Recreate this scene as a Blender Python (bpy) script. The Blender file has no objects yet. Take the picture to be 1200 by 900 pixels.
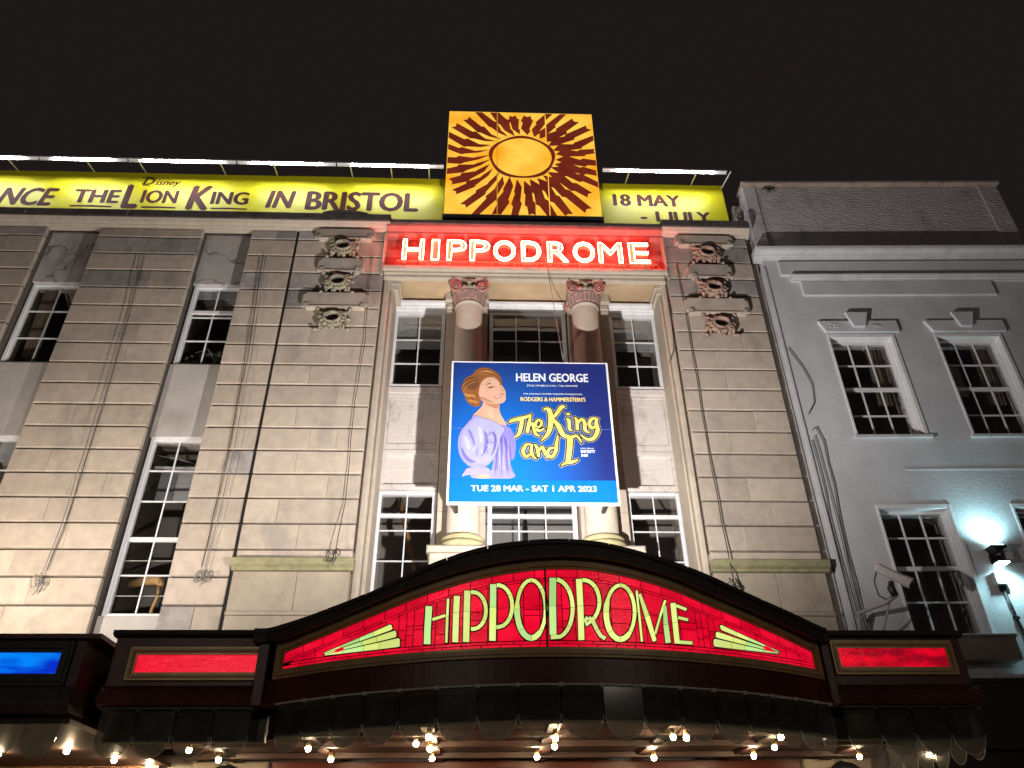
import bpy, bmesh, math, random
from mathutils import Vector, Matrix
random.seed(7)
scn = bpy.context.scene
COL = scn.collection
PI = math.pi

# ------------------------------------------------------------------ camera, world, lights, exposure
cam_data = bpy.data.cameras.new('camera')
cam = bpy.data.objects.new('camera', cam_data); COL.objects.link(cam)
cam_data.sensor_width = 36.0
cam_data.lens = 36.0 * 908.2 / 1200.0
cam_data.clip_end = 400.0
_p, _r, _y = 0.58581, -0.010907, 0.040566
_F = Vector((math.sin(_y) * math.cos(_p), math.cos(_y) * math.cos(_p), math.sin(_p)))
_R = Vector((math.cos(_y), -math.sin(_y), 0.0)); _U = _R.cross(_F)
_R2 = math.cos(_r) * _R + math.sin(_r) * _U; _U2 = -math.sin(_r) * _R + math.cos(_r) * _U
cam.matrix_world = Matrix(((_R2.x, _U2.x, -_F.x, 0), (_R2.y, _U2.y, -_F.y, -12.0), (_R2.z, _U2.z, -_F.z, 1.6), (0, 0, 0, 1)))
scn.camera = cam

world = bpy.data.worlds.new('World'); scn.world = world; world.use_nodes = True
bg = world.node_tree.nodes['Background']
bg.inputs['Color'].default_value = (1.0, 0.74, 0.76, 1); bg.inputs['Strength'].default_value = 0.0125   # night sky lit by the town

scn.view_settings.view_transform = 'Standard'; scn.view_settings.look = 'None'
scn.view_settings.exposure = 0.0; scn.view_settings.gamma = 1.0
scn.render.engine = 'CYCLES'
scn.cycles.use_denoising = True
scn.cycles.max_bounces = 6; scn.cycles.transparent_max_bounces = 12
scn.cycles.sample_clamp_indirect = 4.0
scn.cycles.caustics_reflective = False; scn.cycles.caustics_refractive = False

FLOODS = [   # location, power, colour, label
    ((-7.6, -3.05, 4.02), 3700, (1.0, .89, .76), 'black floodlight on the canopy roof at the far left end'),
    ((-4.7, -3.2, 4.02), 1900, (1.0, .93, .87), 'black floodlight on the roof above the left red panel'),
    ((.75, -4.0, 4.53), 6700, (1.0, .95, .91), 'black floodlight behind the crown of the arched coping'),
]
LAMP_OBJS = []
for i, (loc, pw, colr, lab) in enumerate(FLOODS):
    ld = bpy.data.lights.new('flood_lamp', 'SPOT'); ld.energy = pw; ld.color = colr; ld.shadow_soft_size = 0.05; ld.spot_size = math.radians(168); ld.spot_blend = 1.0
    lo = bpy.data.objects.new('flood_lamp', ld); COL.objects.link(lo); LAMP_OBJS.append(lo)
    lo.rotation_euler = Vector((0, 3.6, 9.5)).to_track_quat('-Z', 'Y').to_euler()

STREET = [((-8.0, -20.5, 8.4), 430), ((8.5, -20.5, 8.4), 430)]    # street lamps across the road, whose light shows on the canopy's gloss paint
STREET_OBJS = []
for loc, pw in STREET:
    ld = bpy.data.lights.new('street_lamp_light', 'SPOT'); ld.energy = pw; ld.color = (1.0, .87, .72); ld.shadow_soft_size = .18; ld.spot_size = math.radians(165); ld.spot_blend = .6
    lo = bpy.data.objects.new('street_lamp_light', ld); COL.objects.link(lo); STREET_OBJS.append(lo)
    lo.rotation_euler = Vector((0, 6, -5)).to_track_quat('-Z', 'Y').to_euler()

# ------------------------------------------------------------------ helpers
def mat(name, base, rough=0.8, var=0.15, scale=6.0, bump=0.0, bscale=40.0, rand=0.0, stain=0.0, stain_col=(0.05, 0.045, 0.04), metal=0.0,
        emit=None, es=0.0, spec=0.5, col2=None, stretch=(1, 1, 1), stain_scale=1.2, coord='Object', bdist=0.01, crack=0):
    m = bpy.data.materials.new(name); m.use_nodes = True; nt = m.node_tree; N = nt.nodes; L = nt.links
    b = N['Principled BSDF']; b.inputs['Roughness'].default_value = rough; b.inputs['Metallic'].default_value = metal
    b.inputs['Specular IOR Level'].default_value = spec
    tc = N.new('ShaderNodeTexCoord'); mp = N.new('ShaderNodeMapping'); mp.inputs['Scale'].default_value = stretch
    L.new(tc.outputs[coord], mp.inputs['Vector'])
    geo_vec = mp.outputs['Vector']
    oi = N.new('ShaderNodeObjectInfo')
    if rand > 0:
        ad = N.new('ShaderNodeVectorMath'); ad.operation = 'ADD'
        ml = N.new('ShaderNodeVectorMath'); ml.operation = 'SCALE'; ml.inputs['Scale'].default_value = 40.0
        cx = N.new('ShaderNodeCombineXYZ'); L.new(oi.outputs['Random'], cx.inputs['X']); L.new(oi.outputs['Random'], cx.inputs['Z'])
        L.new(cx.outputs[0], ml.inputs[0]); L.new(geo_vec, ad.inputs[0]); L.new(ml.outputs[0], ad.inputs[1]); geo_vec = ad.outputs[0]
    n = N.new('ShaderNodeTexNoise'); n.inputs['Scale'].default_value = scale; n.inputs['Detail'].default_value = 6; n.inputs['Roughness'].default_value = 0.6
    L.new(geo_vec, n.inputs['Vector'])
    mx = N.new('ShaderNodeMix'); mx.data_type = 'RGBA'
    c1 = [max(0, c * (1 - var)) for c in base]; c2 = list(col2) if col2 else [min(1, c * (1 + var)) for c in base]
    mx.inputs[6].default_value = (*c1, 1); mx.inputs[7].default_value = (*c2, 1)
    rp = N.new('ShaderNodeMapRange'); rp.inputs['From Min'].default_value = 0.3; rp.inputs['From Max'].default_value = 0.7
    L.new(n.outputs['Fac'], rp.inputs['Value']); L.new(rp.outputs[0], mx.inputs[0])
    out = mx.outputs[2]
    if stain > 0:
        n2 = N.new('ShaderNodeTexNoise'); n2.inputs['Scale'].default_value = stain_scale; n2.inputs['Detail'].default_value = 8; n2.inputs['Roughness'].default_value = 0.65
        gp = N.new('ShaderNodeNewGeometry'); mp2 = N.new('ShaderNodeMapping'); mp2.inputs['Scale'].default_value = (1, 1, .55); L.new(gp.outputs['Position'], mp2.inputs[0]); L.new(mp2.outputs[0], n2.inputs['Vector'])
        r2 = N.new('ShaderNodeMapRange'); r2.inputs['From Min'].default_value = 0.52; r2.inputs['From Max'].default_value = 0.75; r2.inputs['To Max'].default_value = stain
        L.new(n2.outputs['Fac'], r2.inputs['Value'])
        m2 = N.new('ShaderNodeMix'); m2.data_type = 'RGBA'; m2.inputs[7].default_value = (*stain_col, 1)
        L.new(r2.outputs[0], m2.inputs[0]); L.new(out, m2.inputs[6]); out = m2.outputs[2]
    if crack > 0:
        gp2 = N.new('ShaderNodeNewGeometry'); nz = N.new('ShaderNodeTexNoise'); nz.inputs['Scale'].default_value = 3; L.new(gp2.outputs['Position'], nz.inputs['Vector'])
        av = N.new('ShaderNodeMixRGB'); av.inputs[0].default_value = .35; L.new(gp2.outputs['Position'], av.inputs[1]); L.new(nz.outputs['Color'], av.inputs[2])
        vo = N.new('ShaderNodeTexVoronoi'); vo.feature = 'DISTANCE_TO_EDGE'; vo.inputs['Scale'].default_value = crack; L.new(av.outputs[0], vo.inputs['Vector'])
        rc = N.new('ShaderNodeMapRange'); rc.inputs['From Max'].default_value = .02; rc.inputs['To Min'].default_value = .75; rc.inputs['To Max'].default_value = 0; L.new(vo.outputs['Distance'], rc.inputs['Value'])
        m4 = N.new('ShaderNodeMix'); m4.data_type = 'RGBA'; m4.inputs[7].default_value = (.05, .035, .025, 1); L.new(rc.outputs[0], m4.inputs[0]); L.new(out, m4.inputs[6]); out = m4.outputs[2]
    if rand > 0:
        r3 = N.new('ShaderNodeMapRange'); r3.inputs['To Min'].default_value = 1 - rand; r3.inputs['To Max'].default_value = 1 + rand
        L.new(oi.outputs['Random'], r3.inputs['Value'])
        vm = N.new('ShaderNodeVectorMath'); vm.operation = 'SCALE'; L.new(out, vm.inputs[0]); L.new(r3.outputs[0], vm.inputs['Scale']); out = vm.outputs[0]
    L.new(out, b.inputs['Base Color'])
    if bump > 0:
        n3 = N.new('ShaderNodeTexNoise'); n3.inputs['Scale'].default_value = bscale; n3.inputs['Detail'].default_value = 5
        L.new(geo_vec, n3.inputs['Vector'])
        bp = N.new('ShaderNodeBump'); bp.inputs['Strength'].default_value = bump; bp.inputs['Distance'].default_value = bdist
        L.new(n3.outputs['Fac'], bp.inputs['Height']); L.new(bp.outputs[0], b.inputs['Normal'])
    if emit:
        b.inputs['Emission Strength'].default_value = es
        me = N.new('ShaderNodeMix'); me.data_type = 'RGBA'; e2 = emit[1] if isinstance(emit[0], tuple) else emit; e1 = emit[0] if isinstance(emit[0], tuple) else emit
        me.inputs[6].default_value = (*e1, 1); me.inputs[7].default_value = (*e2, 1); L.new(rp.outputs[0], me.inputs[0]); L.new(me.outputs[2], b.inputs['Emission Color'])
    return m

def glass_mat(name, tint=(0.93, 0.93, 0.92), gloss_col=(1, 1, 1), rough=0.02, frost=0.0, frost_col=(.5, .55, .6), extra=0.0):
    m = bpy.data.materials.new(name); m.use_nodes = True; nt = m.node_tree; N = nt.nodes; L = nt.links
    N.remove(N['Principled BSDF']); o = N['Material Output']
    tr = N.new('ShaderNodeBsdfTransparent'); tr.inputs[0].default_value = (*tint, 1)
    gl = N.new('ShaderNodeBsdfGlossy'); gl.inputs['Color'].default_value = (*gloss_col, 1); gl.inputs['Roughness'].default_value = rough
    fr = N.new('ShaderNodeLayerWeight'); fr.inputs[0].default_value = .5
    pw5 = N.new('ShaderNodeMath'); pw5.operation = 'POWER'; pw5.inputs[1].default_value = 4.5; L.new(fr.outputs['Facing'], pw5.inputs[0])
    ad = N.new('ShaderNodeMath'); ad.operation = 'MULTIPLY_ADD'; ad.use_clamp = True; ad.inputs[1].default_value = .95; ad.inputs[2].default_value = .03 + extra; L.new(pw5.outputs[0], ad.inputs[0])
    mx = N.new('ShaderNodeMixShader'); L.new(ad.outputs[0], mx.inputs[0]); L.new(tr.outputs[0], mx.inputs[1]); L.new(gl.outputs[0], mx.inputs[2])
    last = mx.outputs[0]
    if frost > 0:
        df = N.new('ShaderNodeBsdfDiffuse'); df.inputs[0].default_value = (*frost_col, 1)
        tl = N.new('ShaderNodeBsdfTranslucent'); tl.inputs[0].default_value = (*frost_col, 1)
        m0 = N.new('ShaderNodeMixShader'); m0.inputs[0].default_value = .5; L.new(df.outputs[0], m0.inputs[1]); L.new(tl.outputs[0], m0.inputs[2])
        n = N.new('ShaderNodeTexNoise'); n.inputs['Scale'].default_value = 9; tc = N.new('ShaderNodeTexCoord'); L.new(tc.outputs['Object'], n.inputs['Vector'])
        mm = N.new('ShaderNodeMath'); mm.operation = 'MULTIPLY'; mm.inputs[1].default_value = frost * 2; L.new(n.outputs['Fac'], mm.inputs[0])
        m3 = N.new('ShaderNodeMixShader'); L.new(mm.outputs[0], m3.inputs[0]); L.new(last, m3.inputs[1]); L.new(m0.outputs[0], m3.inputs[2]); last = m3.outputs[0]
    L.new(last, o.inputs['Surface'])
    return m

def link(name, me, parent=None, m=None, loc=None, label=None):
    o = bpy.data.objects.new(name, me); COL.objects.link(o)
    if m is not None and me is not None and len(me.materials) == 0: me.materials.append(m)
    if parent is not None:
        o.parent = parent
        # the mesh is written in world coordinates; the thing's Empty stands at its base
        off = Vector((0, 0, 0)); q = parent
        while q is not None: off -= Vector(q.location); q = q.parent
        o.location = off + (Vector(loc) if loc is not None else Vector((0, 0, 0)))
    elif loc is not None: o.location = loc
    if label: o['label'] = label
    return o

def thing(name, label, cat, loc, group=None, rz=0.0):
    o = bpy.data.objects.new(name, None); COL.objects.link(o); o.location = loc; o.rotation_euler = (0, 0, rz)
    o.empty_display_size = 0.2; o['label'] = label; o['category'] = cat
    if group: o['group'] = group
    return o

def tag(o, label=None, cat=None, group=None, kind=None):
    for k, v in (('label', label), ('category', cat), ('group', group), ('kind', kind)):
        if v: o[k] = v
    return o

class MB:
    def __init__(s): s.v = []; s.f = []; s.sm = []
    def add(s, vs, fs, smooth=False):
        n = len(s.v); s.v += [tuple(p) for p in vs]; s.f += [tuple(i + n for i in f) for f in fs]; s.sm += [smooth] * len(fs); return s
    def box(s, x0, x1, y0, y1, z0, z1):
        return s.add([(x0, y0, z0), (x1, y0, z0), (x1, y1, z0), (x0, y1, z0), (x0, y0, z1), (x1, y0, z1), (x1, y1, z1), (x0, y1, z1)],
                     [(0, 1, 5, 4), (1, 2, 6, 5), (2, 3, 7, 6), (3, 0, 4, 7), (4, 5, 6, 7), (3, 2, 1, 0)])
    def cbox(s, x0, x1, y0, y1, z0, z1, c=0.012):      # box with chamfered front edges (front faces -Y)
        vs = [(x0 + c, y0, z0 + c), (x1 - c, y0, z0 + c), (x1 - c, y0, z1 - c), (x0 + c, y0, z1 - c),
              (x0, y0 + c, z0), (x1, y0 + c, z0), (x1, y0 + c, z1), (x0, y0 + c, z1), (x0, y1, z0), (x1, y1, z0), (x1, y1, z1), (x0, y1, z1)]
        fs = [(0, 1, 2, 3), (4, 5, 1, 0), (5, 6, 2, 1), (6, 7, 3, 2), (7, 4, 0, 3), (8, 9, 5, 4), (9, 10, 6, 5), (10, 11, 7, 6), (11, 8, 4, 7), (11, 10, 9, 8)]
        return s.add(vs, fs)
    def prism(s, pts, y0, y1):                          # outline in XZ given depth
        n = len(pts); a = sum(pts[i][0] * pts[(i + 1) % n][1] - pts[(i + 1) % n][0] * pts[i][1] for i in range(n))
        if a < 0: pts = pts[::-1]
        vs = [(x, y0, z) for x, z in pts] + [(x, y1, z) for x, z in pts]
        fs = [tuple(range(n)), tuple(range(2 * n - 1, n - 1, -1))] + [((i + 1) % n, i, n + i, n + (i + 1) % n) for i in range(n)]
        return s.add(vs, fs)
    def extx(s, prof, x0, x1, m0=0.0, m1=0.0):          # profile of (y,z) run along X; m = mitre factor
        n = len(prof)
        vs = [(x0 + m0 * y, y, z) for y, z in prof] + [(x1 + m1 * y, y, z) for y, z in prof]
        fs = [(i, i + 1, n + i + 1, n + i) for i in range(n - 1)] + [(n - 1, 0, n, 2 * n - 1), tuple(range(n - 1, -1, -1)), tuple(range(n, 2 * n))]
        return s.add(vs, fs)
    def tube(s, path, r, n=6, closed=False, smooth=True):
        P = [Vector(p) for p in path]; k = len(P); vs = []
        up = Vector((0.13, -1, 0.21)).normalized()
        for i in range(k):
            a = P[(i - 1) % k] if (i > 0 or closed) else P[i]; b = P[(i + 1) % k] if (i < k - 1 or closed) else P[i]
            t = (b - a); t = t.normalized() if t.length > 1e-9 else Vector((0, 0, 1))
            u = up.cross(t); u = u.normalized() if u.length > 1e-6 else Vector((1, 0, 0)); w = t.cross(u)
            rr = r[i] if isinstance(r, (list, tuple)) else r
            for j in range(n):
                an = 2 * PI * j / n; vs.append(P[i] + (u * math.cos(an) + w * math.sin(an)) * rr)
        fs = []
        for i in range(k if closed else k - 1):
            for j in range(n):
                a = i * n + j; b = i * n + (j + 1) % n; c = ((i + 1) % k) * n + (j + 1) % n; d = ((i + 1) % k) * n + j
                fs.append((a, b, c, d))
        if not closed: fs += [tuple(range(n - 1, -1, -1)), tuple(range((k - 1) * n, k * n))]
        return s.add(vs, fs, smooth)
    def lathe(s, prof, cx, cy, n=32, flat=False, wob=0):   # profile (r,z)
        vs = []; k = len(prof)
        for r, z in prof:
            for j in range(n):
                an = 2 * PI * j / n; rr = r * (1 + wob * math.cos(an * n / 2)) if wob else r
                vs.append((cx + rr * math.cos(an), cy + rr * math.sin(an), z))
        fs = [(i * n + j, i * n + (j + 1) % n, (i + 1) * n + (j + 1) % n, (i + 1) * n + j) for i in range(k - 1) for j in range(n)]
        fs += [tuple(range(n - 1, -1, -1)), tuple(range((k - 1) * n, k * n))]
        return s.add(vs, fs, not flat)
    def ball(s, c, r, nu=8, nv=5, sc=(1, 1, 1)):
        vs = [(c[0], c[1], c[2] - r * sc[2])]
        for i in range(1, nv):
            ph = -PI / 2 + PI * i / nv
            for j in range(nu):
                an = 2 * PI * j / nu; vs.append((c[0] + r * sc[0] * math.cos(ph) * math.cos(an), c[1] + r * sc[1] * math.cos(ph) * math.sin(an), c[2] + r * sc[2] * math.sin(ph)))
        vs.append((c[0], c[1], c[2] + r * sc[2])); T = len(vs) - 1
        fs = [(0, 1 + (j + 1) % nu, 1 + j) for j in range(nu)]
        for i in range(nv - 2):
            for j in range(nu):
                a = 1 + i * nu + j; b = 1 + i * nu + (j + 1) % nu; fs.append((a, b, b + nu, a + nu))
        o = 1 + (nv - 2) * nu
        fs += [(o + j, o + (j + 1) % nu, T) for j in range(nu)]
        return s.add(vs, fs, True)
    def mesh(s, name, m=None):
        me = bpy.data.meshes.new(name); me.from_pydata(s.v, [], s.f); me.update()
        me.polygons.foreach_set('use_smooth', s.sm)
        if m: me.materials.append(m)
        return me
    def build(s, name, m, parent=None, label=None, fix=True):
        me = s.mesh(name, m)
        if fix:
            bm = bmesh.new(); bm.from_mesh(me); bmesh.ops.recalc_face_normals(bm, faces=bm.faces); bm.to_mesh(me); bm.free()
        return link(name, me, parent, label=label)

def text_mesh(body, offset=0.0, shear=0.0, res=3, spacing=1.0):
    cu = bpy.data.curves.new('lettering', 'FONT'); cu.body = body; cu.offset = offset; cu.shear = shear; cu.resolution_u = res; cu.space_character = spacing
    o = bpy.data.objects.new('lettering', cu); COL.objects.link(o)
    dg = bpy.context.evaluated_depsgraph_get(); dg.update()
    me = bpy.data.meshes.new_from_object(o.evaluated_get(dg)); bpy.data.objects.remove(o); bpy.data.curves.remove(cu)
    me.materials.clear()
    return me
def fit_text(body, x0, x1, z0, z1, y, m, parent, name='lettering', offset=0.0, shear=0.0, slope=0.0, depth=0.0, spacing=1.0, label=None):
    bold = offset
    me = text_mesh(body, 0.0, shear, spacing=spacing)
    lay = {}
    if bold > 0:          # heavier strokes: the same print laid down again a little to each side
        bm = bmesh.new(); bm.from_mesh(me); src = bm.verts[:] ; fc = bm.faces[:]
        vb = [v.co.copy() for v in src]; fi = [[v.index for v in f.verts] for f in fc]; bm.free()
        V = []; F = []
        for q, (dx, dz) in enumerate(((0, 0), (bold, 0), (-bold, 0), (0, bold * .5), (0, -bold * .5))):
            o_ = len(V); V += [(c.x + dx, c.y + dz, q) for c in vb]; F += [[i + o_ for i in f] for f in fi]
        me = bpy.data.meshes.new('lettering'); me.from_pydata(V, [], F); me.update()
    xs = [v.co.x for v in me.vertices]; zs = [v.co.y for v in me.vertices]
    ax, bx, az, bz = min(xs), max(xs), min(zs), max(zs)
    for v in me.vertices:
        fx = (v.co.x - ax) / (bx - ax); fz = (v.co.y - az) / (bz - az)
        v.co = (x0 + fx * (x1 - x0), y - .0003 * v.co.z, z0 + fz * (z1 - z0) + slope * fx)
    if depth > 0:
        bm = bmesh.new(); bm.from_mesh(me); r = bmesh.ops.extrude_face_region(bm, geom=list(bm.faces))
        for e in r['geom']:
            if isinstance(e, bmesh.types.BMVert): e.co.y -= depth
        bmesh.ops.recalc_face_normals(bm, faces=bm.faces); bm.to_mesh(me); bm.free()
    return link(name, me, parent, m, label=label)
def outline_loops(me):
    bm = bmesh.new(); bm.from_mesh(me); bmesh.ops.remove_doubles(bm, verts=bm.verts, dist=1e-5)
    nx = {}
    for e in bm.edges:
        if len(e.link_faces) == 1:
            a, b = e.verts; nx.setdefault(a.index, []).append(b.index); nx.setdefault(b.index, []).append(a.index)
    co = {v.index: v.co.copy() for v in bm.verts}; bm.free(); loops = []; seen = set()
    for s0 in nx:
        if s0 in seen: continue
        lp = [s0]; seen.add(s0); cur = s0
        while True:
            c = [n for n in nx[cur] if n not in seen]
            if not c: break
            cur = c[0]; seen.add(cur); lp.append(cur)
        loops.append([co[i] for i in lp])
    return loops

# ------------------------------------------------------------------ materials
M_stone = mat('limestone', (.45, .375, .305), .85, .14, 5, .6, 55, rand=.12, stain=.7, stain_col=(.19, .175, .165), stain_scale=1.3)
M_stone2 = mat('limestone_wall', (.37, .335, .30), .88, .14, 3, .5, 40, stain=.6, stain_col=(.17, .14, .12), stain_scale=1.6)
M_render_panel = mat('smooth_render', (.44, .405, .38), .9, .12, 2.5, .5, 30, stain=.6, stain_col=(.24, .19, .15), stain_scale=1.3)
M_render_crack = mat('cracked_render', (.42, .39, .37), .9, .14, 2.5, .6, 30, stain=.95, stain_col=(.13, .095, .065), stain_scale=1.5, crack=1.3)
M_clean = mat('pale_stone', (.48, .41, .33), .8, .1, 6, .4, 60, rand=.04, stain=.35, stain_col=(.24, .19, .15))
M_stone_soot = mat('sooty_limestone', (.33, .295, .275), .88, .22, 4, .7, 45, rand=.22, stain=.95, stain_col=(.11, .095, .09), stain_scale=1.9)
M_plinth = mat('warm_plinth_stone', (.36, .305, .235), .85, .14, 3, .6, 40, stain=.8, stain_col=(.22, .15, .12), stain_scale=2.2)
M_mortar = mat('dark_joint', (.10, .085, .07), .95, .2, 10, .4, 50)
M_carve = mat('weathered_carving', (.30, .265, .19), .85, .35, 9, .8, 30, stain=.95, stain_col=(.02, .016, .013), stain_scale=9)
M_hole = mat('shade_black', (.012, .01, .01), .9)  # flat black that stands for the shade inside recesses
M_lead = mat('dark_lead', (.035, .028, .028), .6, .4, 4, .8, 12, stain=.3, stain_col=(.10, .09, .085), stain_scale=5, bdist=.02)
M_coping = mat('sooty_coping', (.075, .06, .055), .8, .4, 5, .8, 14, stain=.7, stain_col=(.02, .017, .016), stain_scale=3)
M_white = mat('white_paint', (.74, .74, .76), .5, .05, 12, .25, 30, stain=.35, stain_col=(.42, .38, .36), stain_scale=5)
M_wood_white = mat('flaking_white_boards', (.66, .61, .57), .7, .08, 8, .6, 25, stain=.7, stain_col=(.28, .22, .20), stain_scale=4, stretch=(1, 1, 5))
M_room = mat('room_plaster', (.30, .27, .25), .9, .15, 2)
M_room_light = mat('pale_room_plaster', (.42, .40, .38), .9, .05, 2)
M_blind = mat('grey_blind', (.32, .33, .35), .9, .12, 3, stretch=(1, 1, 8))
M_curtain = mat('brown_curtain', (.22, .17, .13), .9, .3, 4, stretch=(9, 1, .5))
M_glass = glass_mat('window_glass')
M_glass2 = glass_mat('window_glass_reflecting', extra=.05)
M_red_wood = mat('oxblood_paint', (.085, .022, .018), .4, .3, 3, .25, 14, stain=.4, stain_col=(.02, .008, .008), stain_scale=2)
M_brown_gold = mat('bronze_frame', (.42, .29, .13), .4, .2, 5, .2, 40)
M_gold = mat('gilt_frame', (.50, .36, .15), .35, .2, 6, .2, 40, metal=.2)
M_black = mat('black_metal', (.015, .014, .015), .45, .2, 6)
M_cable = mat('black_cable', (.03, .026, .024), .6)
M_cable2 = mat('grey_cable', (.22, .20, .19), .6)
M_grey = mat('grey_masonry_paint', (.56, .56, .59), .8, .10, 1.3, .35, 16, stain=.55, stain_col=(.38, .375, .38), stain_scale=.9, bdist=.015)
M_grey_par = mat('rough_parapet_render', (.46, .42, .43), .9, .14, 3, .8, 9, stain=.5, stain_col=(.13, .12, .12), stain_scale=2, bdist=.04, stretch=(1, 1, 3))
M_greywhite = mat('pale_grey_trim', (.52, .52, .54), .7, .1, 4, .5, 20, stain=.5, stain_col=(.28, .26, .25), stain_scale=4)
M_yellow = mat('yellow_banner_vinyl', (.72, .66, .010), .45, .04, 2, .12, 1.5, bdist=.05)
M_brown_print = mat('brown_print', (.075, .022, .016), .5, .15, 3, spec=.08)
M_trough = mat('white_light_trough', (.75, .75, .76), .4, .06, 4)
M_tubelight = mat('fluorescent_tube', (.9, .9, .9), .5, 0, emit=(.93, .95, 1.0), es=170)
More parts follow.
